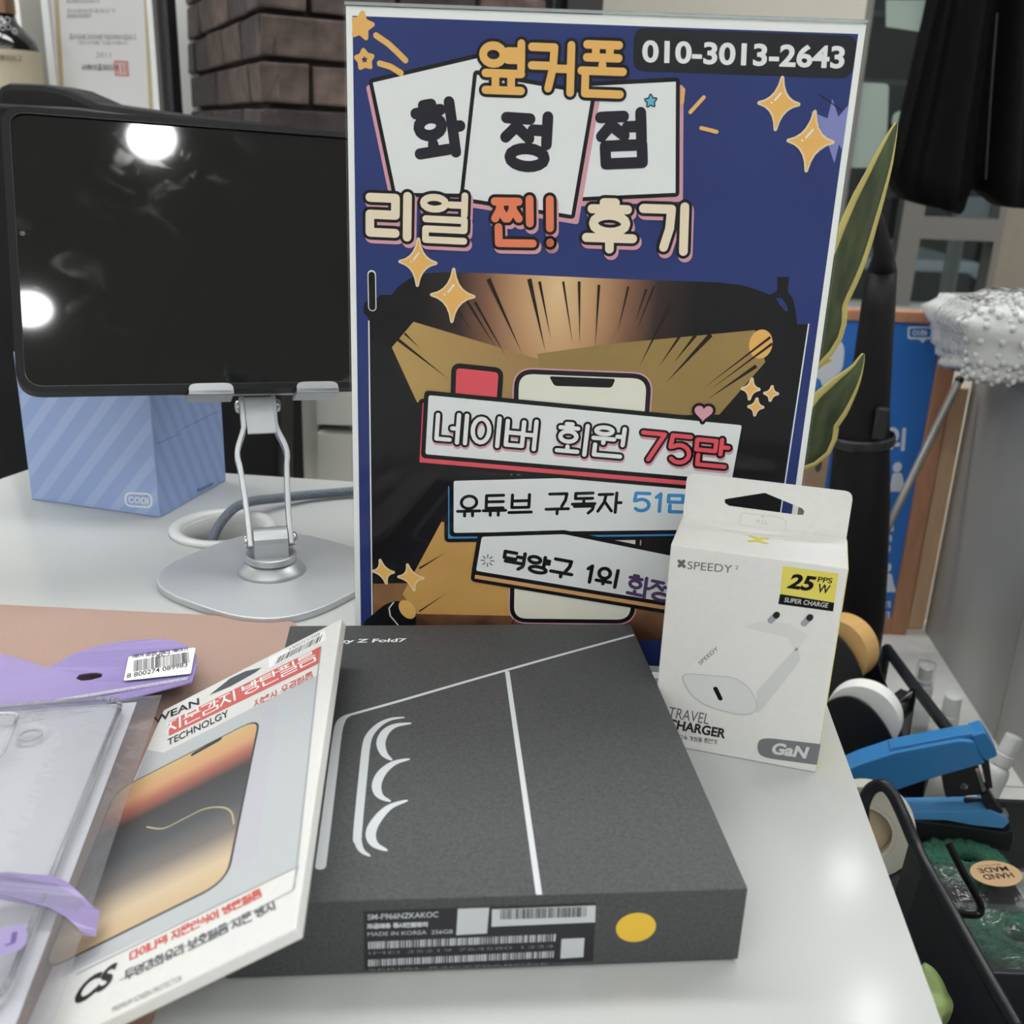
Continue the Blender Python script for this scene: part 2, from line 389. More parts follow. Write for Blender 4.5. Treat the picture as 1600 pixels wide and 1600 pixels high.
# shop window: sill, two mullions, a transom and the pane
SILL = at(1400, 478, 2.6).z
setting('wall_sill', box(.755, 1.16, 2.60, 2.70, FLOOR, SILL - .02), CREAM)
win = Thing('window_1', None, None, (.95, 2.62, SILL), kind='structure')
FRM = mat('grey_window_metal', (128, 126, 122), 0.5, 0.2)
def bar_(x0, x1, z0, z1, y0=2.60, y1=2.64): return box(x0, x1, y0, y1, z0, z1)
win.part('sill', bar_(.755, 1.16, SILL - .02, SILL, 2.57, 2.69), mat('white_sill', (196, 198, 196), 0.4))
xm = at(1420, 380, 2.6).x
win.part('mullion', bar_(xm - .026, xm + .026, SILL, CEIL - .1), FRM)
zt = at(1500, 358, 2.6).z
win.part('transom', bar_(xm + .026, 1.143, zt - .026, zt + .026), FRM)
win.part('frame', join(bar_(.755, .772, SILL, CEIL - .1), bar_(1.143, 1.16, SILL, CEIL - .1), bar_(.755, 1.16, CEIL - .1, CEIL, 2.60, 2.70)), FRM)
win.part('pane', box(.772, 1.143, 2.645, 2.650, SILL, CEIL - .1), clear('window_glass', (236, 244, 240), 0.01, 0.5))
# letter shapes stuck on the glass and two paper notices
VIN = mat('pale_vinyl', (166, 184, 174), 0.5)
def vinyl(name, pts, r=.012):
    P = [at(x, y, 2.643) for x, y in pts]; q = rounded([(p.x, p.z) for p in P], r)
    return win.part(name, prism([Vector((p.x, 2.643, p.y)) for p in q], (0, -.001, 0)), VIN)
vinyl('window_letter', [(1333, 128), (1389, 131), (1386, 205), (1374, 262), (1325, 262)])
vinyl('window_letter', [(1424, 124), (1440, 124), (1412, 272), (1398, 270), (1406, 200), (1392, 196), (1396, 176), (1412, 172)])
vinyl('paper_notice', [(1384, 0), (1470, 0), (1455, 52), (1384, 42)], 0)
setting('trim_1', box(-.40, -.34, 1.90, 1.96, FLOOR, CEIL), CREAM)

# brick pillar: bricks laid on two faces around a mortar core
cor = Vector((-.325, 1.36, 0)); dl = Vector((-.42, .9075, 0)).normalized(); dr = Vector((.82, .5724, 0)).normalized()
pil = Thing('wall_pillar', None, None, (cor.x, cor.y, FLOOR), kind='structure')
MORT = mat('dark_mortar', (34, 31, 31), 0.9, noise=0.2)
core = [cor + dl * .012 + dr * .012, cor + dl * .72 + dr * .012, cor + dl * .72 + dr * .42, cor + dl * .012 + dr * .42]
pil.part('mortar', prism([p + Z3 * FLOOR for p in core], Z3 * (CEIL - FLOOR)), MORT)
BR = [mat('brick_%d' % i, c, 0.75, noise=0.45, nscale=38, bump=0.8, bscale=90) for i, c in enumerate([(68, 58, 56), (82, 69, 64), (52, 46, 46), (94, 78, 72)])]
bmeshes = {}
def brick_mesh(L, H, D, k):
    if (L, k) not in bmeshes:
        v, f = box(0, L, 0, D, 0, H); rr = random.Random(k)
        v = [p + Vector((rr.uniform(-.0015, .0015), rr.uniform(-.002, .002), rr.uniform(-.0015, .0015))) for p in v]
        o = mesh_obj('brick', v, f, BR[k % 4], bevel=.003); bmeshes[(L, k)] = o.data; bpy.data.objects.remove(o)
    return bmeshes[(L, k)]
BH, GAP = .046, .007
for row in range(-1, 15):
    z = .02 + row * (BH + GAP)
    for face, d, tot, L in ((0, dl, .72, .125), (1, dr, .42, .115)):
        x = .0 if row % 2 == 0 else -.055
        nrm = Vector((d.y, -d.x, 0)) if face else Vector((-d.y, d.x, 0))
        while x < tot:
            x0 = max(x, 0.0); x1 = min(x + L, tot)
            if x1 - x0 > .02:
                me = brick_mesh(round(x1 - x0, 4), BH, .022, random.randrange(8))
                o = bpy.data.objects.new('brick', me); COL.objects.link(o); o.parent = pil.o
                inn = -nrm; B = Matrix((d, inn, Z3)).transposed().to_4x4()
                o.matrix_local = pil.Mi @ (Matrix.Translation(cor + d * x0 + nrm * random.uniform(0, .003) + Z3 * z) @ B)
            x += L + GAP

# ceiling downlights (some mirrored in the tablet and the desk, the others unseen)
GLOW = bpy.data.materials.new('lamp_glow'); GLOW.use_nodes = True
_b = GLOW.node_tree.nodes['Principled BSDF']; _b.inputs['Base Color'].default_value = (0, 0, 0, 1)
_b.inputs['Emission Color'].default_value = (.985, 1, .985, 1); _b.inputs['Emission Strength'].default_value = LAMP_POWER
RING = mat('white_lamp_ring', (220, 220, 218), 0.4)
k = 0
for (x, y) in [(.25, .01), (.18, -.48), (1.0, 2.45), (.91, 1.95), (1.1, .05), (1.1, -.5), (-.55, .0), (-.6, -.5), (-1.3, 0)]:
    k += 1
    t = Thing('ceiling_downlight', 'small round white recessed ceiling downlight above the shop counter', 'lamp', (x, y, CEIL), group='ceiling downlights')
    t.part('trim_ring', lathe((x, y, CEIL), (0, 0, -1), [(.046, .001), (.062, .001), (.060, .006), (.048, .008)], 32, True), RING, smooth=False)
    v, f = lathe((x, y, CEIL - .004), (0, 0, -1), [(.047, 0), (.047, .001)], 32); t.part('lens', (v, f), GLOW)

# unseen fill panels added to brighten the room, in front of and behind the counter
FILLGLOW = GLOW.copy(); FILLGLOW.name = 'fill_panel_glow'; FILLGLOW.node_tree.nodes['Principled BSDF'].inputs['Emission Strength'].default_value = FILL_PANEL_POWER
for (x, y, lab) in [(-1.2, -1.35, 'left'), (.15, -1.35, 'middle'), (1.5, -1.35, 'right')]:
    t = Thing('added_fill_panel', 'white ceiling fill panel added unseen over the shop front, %s one of three' % lab, 'lamp', (x, y, CEIL), group='added fill panels at the front')
    t.part('frame', join(box(x - .61, x + .61, y - .16, y - .15, CEIL - .012, CEIL - .0005), box(x - .61, x + .61, y + .15, y + .16, CEIL - .012, CEIL - .0005)), RING); t.part('diffuser', box(x - .60, x + .60, y - .149, y + .149, CEIL - .010, CEIL - .002), FILLGLOW)
for (x, y, lab) in [(-1.3, 1.15, 'left'), (.0, 1.15, 'middle'), (1.3, 1.15, 'right')]:
    t = Thing('added_fill_panel', 'white ceiling fill panel added unseen above the back wall, %s one of three' % lab, 'lamp', (x, y, CEIL), group='added fill panels at the back')
    t.part('frame', join(box(x - .61, x + .61, y - .16, y - .15, CEIL - .012, CEIL - .0005), box(x - .61, x + .61, y + .15, y + .16, CEIL - .012, CEIL - .0005)), RING); t.part('diffuser', box(x - .60, x + .60, y - .149, y + .149, CEIL - .010, CEIL - .002), FILLGLOW)

# ================================================================== white desk
DESKM = mat('glossy_white_laminate', (186, 188, 187), 0.13, noise=0.012, nscale=5, bump=0.02, bscale=60, spec=.22)
desk = Thing('desk', 'glossy white desk top carrying the boxes, sign and tablet', 'desk', (-.1, .4, FLOOR))
GC, GR = Vector((-.194, .6485)), .0262
DK = [(-.58, -.35), (.0875, -.35), (.1832, .735), (-.3665, .781), (-.58, .22)]
DK = rounded(DK, [0, .03, .02, .014, 0], 5)
hole = ellipse(GC, GR, GR, 32)
pv, pf = fill(DK, [hole]); nd = len(DK)
V = [Vector((p.x, p.y, 0)) for p in pv] + [Vector((p.x, p.y, -.028)) for p in pv]; n = len(pv)
F = [f for f in pf] + [tuple(i + n for i in f[::-1]) for f in pf]
F += [(i, (i + 1) % nd, (i + 1) % nd + n, i + n) for i in range(nd)] + [(nd + i, nd + (i + 1) % 32, nd + (i + 1) % 32 + n, nd + i + n) for i in range(32)]
desk.part('desk_top', (V, F), DESKM)
desk.part('grommet', lathe((GC.x, GC.y, 0), Z3, [(.0352, .0001), (.0350, .0022), (.033, .0036), (.029, .0034), (.0262, .0012), (.0250, -.020), (.0258, -.020), (.0261, .0001)], 40, True), mat('white_grommet', (212, 214, 213), 0.25), smooth=True).data
gm = MATS['white_grommet']
for x0, y0 in ((-.40, .12), (.02, .12), (-.30, .66), (.08, .66)):
    desk.part('leg', box(x0, x0 + .04, y0, y0 + .04, FLOOR, -.028), gm)
desk.part('side_panel', box(.06, .075, -.3, .7, FLOOR + .1, -.028), DESKM)

# desk mat
MATC = mat('pink_beige_leatherette', (168, 140, 128), 0.55, noise=0.03, spec=.3, nscale=20, bump=0.35, bscale=600)
mp = rounded([(-.58, .12), (-.098, .12), (-.1115, .5125), (-.575, .523)], [0, .01, .018, 0])
solo('desk_mat', prism([Vector((p.x, p.y, .0003)) for p in mp], Z3 * .0018), MATC, 'pinkish beige leatherette desk mat at left under the clear packs', 'desk mat')

# ================================================================== sign holder and poster
PO = Vector((-.0771, .4723, .003)); yw = -.0398
PU = Vector((math.cos(yw), math.sin(yw), 0)); PB = Vector((-math.sin(yw), math.cos(yw), 0))
PV = (Z3 * math.cos(-.0078) + PB * math.sin(-.0078)).normalized(); PW, PL = .213, .302
ACR = clear('clear_acrylic', (252, 253, 253), 0.012, 0.3)
EDGE = clear('acrylic_edge', (225, 235, 235), 0.05, 1.0, haze=.35)
hold = Thing('sign_holder', 'clear acrylic table sign holder standing behind the dark phone box', 'sign holder', PO, (PU, PB, PV))
PN = PU.cross(PV)                        # towards the viewer
if PN.dot(EYE - PO) < 0: PN = -PN
hold.part('front_sheet', box(0, PW, .0012, .0030, 0, PL, PO, PU, PN, PV), ACR)
hold.part('back_sheet', box(0, PW, -.0042, -.0024, 0, PL, PO, PU, PN, PV), ACR)
hold.part('top_edge', box(0, PW, -.0024, .0012, PL - .0012, PL, PO, PU, PN, PV), EDGE)
hold.part('foot', box(0, PW, -.06, .0030, -.0028, -.0002, PO, PU, PN, PV), ACR)
post = Thing('poster', 'navy printed Korean shop poster with phone number, held in the clear sign holder', 'poster', PO + PV * .0005, (PU, PB, PV))
PAPER = mat('poster_paper', (242, 242, 240), 0.5)
post.part('paper', box(.0003, PW - .0003, -.0016, 0, .0005, PL - .0016, PO, PU, PN, PV), PAPER, label='white paper showing as the border')
post.part('back_print', box(.003, PW - .003, -.00166, -.0016, .003, PL - .004, PO, PU, PN, PV), mat('dark_back_print', (40, 44, 62), 0.5))
sh = Sheet(post, PO, PU, PV)
def c2(x, y): return sh.px(540 + x / 2.963, y / 2.963)
def c3(x, y): return sh.px(1000 + x / 2.667, y / 2.667)
def c4(x, y): return sh.px(540 + x / 2.963, 500 + y / 2.963)
def c5(x, y): return sh.px(540 + x / 5.333, 380 + y / 5.333)
def c6(x, y): return sh.px(960 + x / 4.706, 380 + y / 4.706)
def ink(name, c, rough=.5, **k): return mat('ink_' + name, c, rough, spec=.08, **k)
NAVY = ink('navy', (46, 60, 118), noise=.08, nscale=14); BLK = ink('black', (24, 24, 28)); CARD = ink('card', (234, 235, 236))
PINK = ink('pink', (220, 160, 172)); CRM = ink('cream', (242, 224, 198)); ORG = ink('orange', (240, 132, 96)); GLD = ink('gold', (238, 184, 106))
SPK = ink('sparkle', (242, 186, 106)); DKN = ink('dark_navy', (38, 36, 48)); RED = ink('red', (234, 90, 102)); BLU = ink('blue', (70, 148, 210))
PUR = ink('purple', (92, 66, 112)); WHT = ink('white', (236, 236, 236)); CYA = ink('cyan', (110, 184, 208)); LIL = ink('lilac', (136, 138, 196))
OFF = ink('phone_screen', (236, 232, 218))
mg = .0030
sh.poly('navy_print', [(mg, .004), (PW - mg, .004), (PW - mg, PL - .0052), (mg, PL - .0052)], 1, NAVY)
# --- stage scene in the lower part
stage = [(582, 1000), (576, 498), (567, 488), (569, 474), (577, 467), (589, 466), (594, 461), (612, 461), (622, 448), (638, 436), (660, 428), (690, 425.5), (760, 427), (960, 436), (1120, 441.5), (1160, 446), (1186, 454), (1204, 461), (1215, 455), (1215, 433), (1234, 433), (1231, 455), (1240, 468), (1244, 488), (1246, 507), (1264, 507), (1236, 677), (1222, 775), (1190, 1000)]
g0 = sh.px(872, 455)
GLOWM = ramp_mat('stage_glow', [(0, (234, 198, 150)), (.28, (200, 154, 114)), (.5, (140, 100, 78)), (.72, (60, 48, 46)), (1, (28, 27, 30))], centre=(g0.x, 0, g0.y), scale=(1 / .062, 1, 1 / .125))
so = sh.poly('stage_picture', sh.pxs(stage), 3, GLOWM)
sh.add('stage_outline', brush(sh.pxs([(576, 502), (582, 1000)]), .0003), 4, WHT); sh.add('stage_outline', brush(sh.pxs([(1264, 507), (1190, 1000)]), .0003), 4, WHT)
sh.add('side_button', brush(sh.pxs([(580.5, 429), (581.5, 480)]), .0019), 4, WHT)
sh.add('side_button', brush(sh.pxs([(580.5, 430), (581.5, 480)]), .0015), 5, BLK)
sh.poly('stage_hook', sh.pxs([(1213, 466), (1222, 466), (1231, 480), (1232, 487), (1227, 486), (1218, 476)]), 4, NAVY)
wz = sh.px(700, 905).y
WOOD = ramp_mat('stage_wood', [(0, (84, 54, 42)), (.35, (150, 108, 76)), (.7, (128, 88, 62)), (1, (62, 42, 36))], axis=(0, 0, 1), scale=(26, -.9), wave=.8)
sh.poly('stage_floor', sh.pxs([(583, 912), (1035, 905), (1200, 905), (1190, 1000), (583, 1000)]), 4, WOOD)
BEAM = ramp_mat('beam_print', [(0, (196, 162, 98)), (.5, (170, 136, 90)), (1, (150, 116, 78))], axis=(1, 0, 0), scale=(8, -.1)); BEAM2 = ink('beam_warm', (208, 160, 92), noise=.08, nscale=30)
BEAM3 = ink('beam_olive', (160, 132, 82), noise=.08, nscale=30)
sh.poly('light_beam', sh.pxs([(646, 503), (612, 543), (651, 628), (700, 650), (860, 650), (860, 567)]), 5, BEAM)
sh.poly('light_beam', sh.pxs([(1180, 516), (1196, 566), (1124, 648), (850, 652), (840, 553), (960, 537)]), 6, BEAM3)
sh.poly('light_beam', sh.pxs([(690, 815), (629, 928), (651, 959), (803, 962), (900, 962), (800, 850)]), 5, BEAM2)
sh.poly('lamp_disc', ellipse(sh.px(1189, 538), .0052, .0066), 7, SPK)
sh.poly('spotlight', sh.pxs([(568, 972), (600, 945), (612, 940), (625, 938), (652, 962), (645, 1000), (568, 1000)]), 6, BLK, .003)
sh.add('spotlight_rim', brush(sh.pxs([(615, 941), (608, 950), (610, 962), (622, 976)]), .0003), 7, WHT)
sh.poly('spotlight_lens', ellipse(sh.px(636.5, 952), .0038, .0055, rot=.55), 7, GLD)
sp = []
for a, b, w in [((763, 436), (815, 551), 8), ((742, 472), (791, 558), 5), ((729, 470), (776, 545), 5), ((716, 485), (738, 520), 3), ((827, 436), (852, 549), 8), ((843, 440), (861, 531), 5), ((880, 440), (895, 538), 4), ((905, 440), (906, 538), 5), ((936, 445), (930, 544), 5), ((982, 448), (965, 520), 4), ((1010, 452), (992, 505), 4), ((1022, 448), (993, 521), 4), ((1049, 473), (998, 575), 8), ((1062, 526), (1029, 574), 5), ((1087, 524), (1052, 568), 6), ((1111, 523), (1039, 600), 9), ((1204, 527), (1096, 609), 5), ((1207, 537), (1107, 611), 5), ((1182, 572), (1104, 625), 7), ((632, 521), (656, 544), 4), ((622, 531), (702, 593), 6), ((655, 955), (700, 925), 3), ((655, 888), (697, 863), 4), ((800, 975), (806, 962), 3), ((948, 985), (1018, 1060), 3)]:
    A, B = sh.px(*a), sh.px(*b); d = (B - A).normalized(); q = Vector((-d.y, d.x)) * w * .000125
    sh.add('speed_line', [([A + q, A - q, B], [(0, 1, 2)])], 8, ink('brown_line', (46, 32, 26)))
# --- heading: phone number plate, three white cards, three lines of lettering
sh.poly('number_plate', sh.pxs([(991, 43), (1342, 56), (1331, 123), (989, 111)]), 3, ink('plate', (34, 35, 40)), .0048)
NT = ([1004, 61.5], [1003.5, 97.5], [1319.5, 107.5])
a_, b_, c_ = [sh.px(*p) for p in NT]
sh.add('number_lettering', typed('010-3013-2643', a_, b_, c_, .03), 4, WHT)
def card(pts, layer, shift):
    q = [c2(*p) for p in pts]
    sh.add('card_shadow', brush([p + Vector(shift) for p in q], .0012, True) + [fill([p + Vector(shift) for p in q])], layer, PINK)
    o = sh.add('card', [fill(q)] + brush(q, .0017, True), layer + 1, BLK)
    sh.add('card_face', [fill(q)], layer + 2, CARD, o)
card([(1100, 400), (1530, 378), (1528, 893), (1050, 915)], 3, (.0022, -.0024))
card([(125, 382), (640, 262), (740, 900), (232, 892)], 4, (-.0016, -.0022))
card([(608, 345), (1140, 440), (1045, 995), (545, 915)], 6, (.0022, -.0026))
sh.add('card_lettering', inked(letters(sh, '화', c2(312, 500), c2(345, 722), c2(540, 690)), .0023), 7, DKN)
sh.add('card_lettering', inked(letters(sh, '점', c2(1180, 530), c2(1190, 760), c2(1385, 752)), .0023), 9, DKN)
sh.add('card_lettering', inked(letters(sh, '정', c2(745, 530), c2(735, 765), c2(935, 778)), .0023), 9, DKN)
def headline(name, text, tl, bl, br, fillm, w, ow, layer, shadow=None, track=.16, space=.45):
    st = letters(sh, text, tl, bl, br, track, space)
    if shadow: sh.add(name + '_shadow', inked([[Vector(p) + Vector(shadow) for p in s] for s in st], w + ow), layer, PINK)
    sh.add(name + '_outline', inked(st, w + ow), layer + 1, BLK)
    sh.add(name, inked(st, w), layer + 2, fillm)
headline('title_lettering', '옆커폰', c2(632, 195), c2(632, 415), c2(1280, 438), GLD, .0016, .0012, 11, track=.20)
SHD = (.0009, -.0015)
headline('slogan_lettering', '리', c2(112, 902), c2(112, 1090), c2(308, 1099), CRM, .0019, .0013, 11, SHD)
headline('slogan_lettering', '얼', c2(356, 898), c2(353, 1108), c2(558, 1118), CRM, .00145, .0013, 11, SHD)
headline('slogan_accent', '찐!', c2(690, 920), c2(695, 1125), c2(985, 1130), ORG, .0017, .0013, 11, SHD, .18)
headline('slogan_lettering', '후기', c2(1115, 945), c2(1115, 1150), c2(1590, 1165), CRM, .0019, .0013, 11, SHD, .22)
# --- sparkles and small ornaments
def sparkle(x, y, hw, hh, layer=9, lean=.02, glint=True):
    c = sh.px(x, y); k = (sh.px(x + 10, y) - c).length / 10
    q = star4(c, hw * k, hh * k, lean, .28)
    o = sh.add('sparkle', [fill(q)] + brush(q, .00075, True), layer, ink('cream_edge', (238, 214, 176)))
    sh.add('sparkle_face', [fill(q)], layer + 1, SPK, o)
    h_ = hw * k
    if glint: sh.add('glint', brush([c + Vector((-.22, .16)) * h_, c + Vector((.04, .50)) * h_], .045 * h_) + brush([c + Vector((-.38, .03)) * h_], .045 * h_), layer + 2, WHT, o)
for a in [(653, 410, 28, 35, 14), (707.5, 462, 33, 40, 14), (1217.5, 162, 31, 38), (1267, 221, 35, 44)]: sparkle(*a)
for a in [(1173, 608, 13, 16), (1205, 615, 10, 11), (1181, 636, 11, 13)]: sparkle(*a, glint=False)
for a in [(599, 893, 16, 19), (642, 902, 19, 21)]: sparkle(*a, 9, -.25, False)
def orn(name, pts, layer, m, w=.0006):
    return sh.add(name, [fill(pts)] + brush(pts, w, True), layer, m)
q = star5(sh.px(563, 40), .0050, inner=.52, rot=8); q = [Vector((max(p.x, mg + .0006), p.y)) for p in q]; orn('printed_star', q, 3, GLD, .0009)
q = star5(sh.px(569, 93), .0036, inner=.6, rot=96); orn('printed_star', q, 3, GLD, .0009); orn('star_hole', star5(sh.px(569, 93), .0013, inner=.5, rot=96), 4, NAVY, .0001)
sh.add('swoosh', brush(sh.pxs([(587, 55), (606, 68), (620, 81), (633, 94)]), .0012), 3, GLD)
sh.add('swoosh', brush(sh.pxs([(593, 99), (610, 104), (626, 114)]), .0012), 10, GLD)
q = star5(sh.px(1017, 158), .0023, inner=.5, rot=96); orn('blue_star', q, 9, BLK, .0006); orn('blue_star_face', q, 10, CYA, .0001)
for a, b in (((1079, 175), (1100, 152)), ((1096, 200), (1120, 206)), ((1066, 160), (1068, 140))): sh.add('gold_dash', brush(sh.pxs([a, b]), .0008), 10, GLD)
q = star5(sh.px(1303, 205), .0125, 8, .45, 100); q = [Vector((min(p.x, PW - mg), p.y)) for p in q]; orn('starburst', q, 2, LIL, .0001)
sh.add('thin_line', brush(sh.pxs([(1281, 147), (1315, 172)]), .0002), 4, BLK)
# --- phone and banners
ph = sh.pxs([(811, 584), (1011, 592), (984, 968), (803, 966)])
def bordered(name, q, r, layer, rim, face, wr, pink=None):
    q = rounded(q, r)
    if pink: sh.add(name + '_rim', brush(q, wr + pink, True), layer, PINK)
    o = sh.add(name, [fill(q)] + brush(q, wr, True), layer + 1, rim)
    sh.add(name + '_face', [fill(q)], layer + 2, face, o); return o
bordered('phone_drawing', ph, .0065, 6, BLK, OFF, .0022, .0007)
sh.poly('phone_notch', sh.pxs([(858, 588), (962, 592), (956, 606), (866, 603)]), 9, BLK, .0014)
bordered('red_bubble', sh.pxs([(713, 575), (779, 582), (775, 640), (711, 640)]), .002, 9, BLK, RED, .0023)
def banner(pts, layer, shade, shift, r=.0012, ow=.0021):
    q = sh.pxs(pts); s2 = [p + Vector(shift) for p in q]
    o = sh.add('banner', [fill(q), fill(s2)] + brush(q, ow, True) + brush(s2, ow, True), layer, BLK)
    sh.add('banner_shade', [fill(s2)] + brush(s2, .0002, True), layer + 1, shade, o)
    sh.add('banner_rim', [fill(q)] + brush(q, ow, True), layer + 2, BLK, o)
    sh.add('banner_face', [fill(rounded(q, r))], layer + 3, CARD, o); return o
banner([(709, 751), (945, 745), (1110, 759), (1105, 827), (709, 832)], 12, BLU, (-.0024, -.0030))
banner([(753, 838), (881, 834), (1090, 876), (1085, 947), (744, 891)], 15, ink('banner_orange', (222, 168, 112)), (-.0004, -.0040))
banner([(670, 617), (1159, 664), (1143, 750), (665, 709)], 18, RED, (-.0026, -.0040))
BW, BO = .0010, .0011
headline('banner_lettering', '네이버 회원', sh.px(685, 645), sh.px(682, 688), sh.px(971, 713), WHT, BW, BO, 22, (.0002, -.0011), .16, .55)
headline('banner_accent', '75만', sh.px(1005, 675), sh.px(1001, 716), sh.px(1134, 729), RED, BW, BO, 22, (.0004, -.0012), .18)
sh.add('banner_lettering', inked(letters(sh, '유튜브 구독자', sh.px(716, 776), sh.px(715, 806), sh.px(969, 800), .16, .5), .00076), 16, BLK)
sh.add('banner_accent', inked(letters(sh, '51만', sh.px(991, 770), sh.px(989, 797), sh.px(1080, 800), .18), .00085), 17, BLU)
sh.add('banner_lettering', inked(letters(sh, '덕양구 1위', sh.px(790, 859), sh.px(786, 884), sh.px(963, 916), .14, .5), .00090), 20, BLK)
sh.add('banner_accent', inked(letters(sh, '화정점', sh.px(984, 897), sh.px(980, 926), sh.px(1082, 948), .14), .00088), 20, PUR)
cc = sh.px(762, 875)
sh.add('burst_mark', sum([brush([cc + Vector((math.cos(t), math.sin(t))) * .0016, cc + Vector((math.cos(t), math.sin(t))) * .0031], .0003) for t in [i * math.pi / 4 for i in range(8)]], []), 20, ink('grey', (110, 110, 112)))
hc = sh.px(1099, 644); hs = .0042
hp = [hc + Vector((16 * math.sin(t) ** 3, 13 * math.cos(t) - 5 * math.cos(2 * t) - 2 * math.cos(3 * t) - math.cos(4 * t))) * hs / 16 for t in [2 * math.pi * i / 30 for i in range(30)]]
sh.add('heart', [fill(hp)] + brush(hp, .0013, True), 23, BLK); sh.add('heart_face', [fill(hp)], 24, PINK)

# ================================================================== dark phone box
bx, by, bya, bd, bh, bw_ = .0811, .2741, .1028, .1932, .0297, .1669
BU = Vector((math.cos(bya), math.sin(bya), 0)); BB = Vector((-math.sin(bya), math.cos(bya), 0)); BO_ = Vector((bx, by, .0002))
pb = Thing('phone_box', 'flat dark grey phone box with white line drawing on its lid', 'box', BO_, (BU, BB, Z3))
DGREY = mat('speckled_dark_card', (70, 71, 73), 0.62, noise=0.26, nscale=900)
pb.part('lid', box(-bw_, 0, 0, bd, .0008, bh, BO_, BU, BB, Z3), DGREY, bevel=.0007)
pb.part('tray', box(-bw_ + .001, -.001, .001, bd - .001, 0, .0012, BO_, BU, BB, Z3), DGREY)
ts = Sheet(pb, BO_ + Z3 * bh, BU, BB, .00008)
LINE = mat('silver_line_print', (206, 210, 214), 0.35)
def cr(x, y): return (480 + x / 2.2857, 960 + y / 2.2857)
pl = smooth_path([(*p, 0) for p in ts.pxs([cr(1163, 75), cr(900, 147), cr(620, 226), cr(330, 310), cr(180, 352), cr(140, 365), cr(120, 385), cr(108, 430), cr(90, 570), cr(65, 770), cr(48, 900)])], 5)
ts.add('outline_print', brush([p.to_2d() for p in pl], [.00085] * 22 + [.0008 + .00012 * min(i, 8) for i in range(len(pl) - 22)]), 1, LINE)
ts.add('hinge_print', brush(ts.pxs([cr(714, 204), cr(828, 1002)]), .0010, caps=False), 1, LINE)
def taper(path, w):
    p = [q.to_2d() for q in smooth_path([(*ts.px(*cr(*c)), 0) for c in path], 5)]; n = len(p)
    return brush(p, [w * (.18 + .82 * math.sin(math.pi * (i + .5) / n) ** .7) for i in range(n)])
ts.add('camera_print', taper([(345, 369), (300, 375), (262, 392), (228, 425), (212, 465), (200, 570), (180, 780), (182, 815), (195, 845), (222, 863)], .0016), 1, LINE)
for a in ([(368, 390), (315, 398), (280, 420), (263, 460), (275, 500), (300, 520)], [(362, 518), (310, 532), (268, 565), (248, 610), (258, 648), (294, 668)], [(355, 666), (292, 690), (245, 740), (227, 785), (240, 822), (282, 843)]):
    ts.add('lens_print', taper(a, .0018), 1, LINE)
q0, q1, q2 = ts.px(489, 1000), ts.px(485, 1007.5), ts.px(633, 1005)
ts.add('name_lettering', typed('Galaxy Z Fold7', q0, q1, q2, .03), 1, WHT)
fs = Sheet(pb, BO_, BU, Z3, .00008)
LBL = mat('black_label', (30, 32, 38), 0.4); LW = mat('label_white', (196, 200, 204), 0.45)
def lc(x, y): return fs.px(*cr(x, y))
lb = fs.poly('product_label', [lc(202, 1060), lc(1032, 1029), lc(1020, 1238), lc(204, 1270)], 1, LBL)
fs.add('label_text', typed('SM-F966NZKAKOC', lc(216, 1070), lc(216, 1090), lc(468, 1080), .01) + inked(letters(fs, '자급제용 통신단말장치'.replace('신', '시'), lc(216, 1106), lc(216, 1120), lc(430, 1112), .2), .00022) + typed('MADE IN KOREA  256GB', lc(216, 1134), lc(216, 1148), lc(520, 1138)), 2, LW, lb)
fs.poly('label_patch', [lc(538, 1050), lc(650, 1046), lc(642, 1138), lc(532, 1144)], 2, LW, parent=lb)
fs.poly('label_patch', [lc(660, 1052), lc(1030, 1038), lc(1028, 1098), lc(658, 1114)], 2, LW, parent=lb)
fs.add('barcode', bars(lc(690, 1052), lc(690, 1088), lc(1000, 1078), 40, 3), 3, LBL, lb)
fs.poly('label_patch', [lc(908, 1158), lc(990, 1154), lc(986, 1222), lc(904, 1228)], 2, LW, parent=lb)
fs.add('barcode', bars(lc(218, 1168), lc(218, 1194), lc(888, 1166), 70, 5) + bars(lc(218, 1232), lc(218, 1256), lc(884, 1224), 70, 6), 2, LW, lb)
fs.add('label_text', typed('IMEI 35219 764580 1234', lc(220, 1204), lc(220, 1214), lc(880, 1188)) + typed('SERIAL R3CY70ABCDE', lc(220, 1264), lc(220, 1272), lc(860, 1250)), 2, mat('label_grey', (120, 124, 130), .5), lb)
fs.poly('round_seal', ellipse(lc(1174, 1117), .0066, .0059), 1, mat('yellow_seal', (232, 190, 62), 0.45), label='yellow round sticker')

# ================================================================== charger box
cx_, cy_, cya, cw, chh, cdp, cht = .1365, .3869, -.2708, .0717, .0965, .0359, .1176
CU = Vector((math.cos(cya), math.sin(cya), 0)); CB = Vector((-math.sin(cya), math.cos(cya), 0)); CO = Vector((cx_, cy_, .0002))
cb = Thing('charger_box', 'white and yellow hang-tab charger box standing right of the dark phone box', 'box', CO, (CU, CB, Z3))
def cp(a, b, c): return CO + CU * a + CB * b + Z3 * c
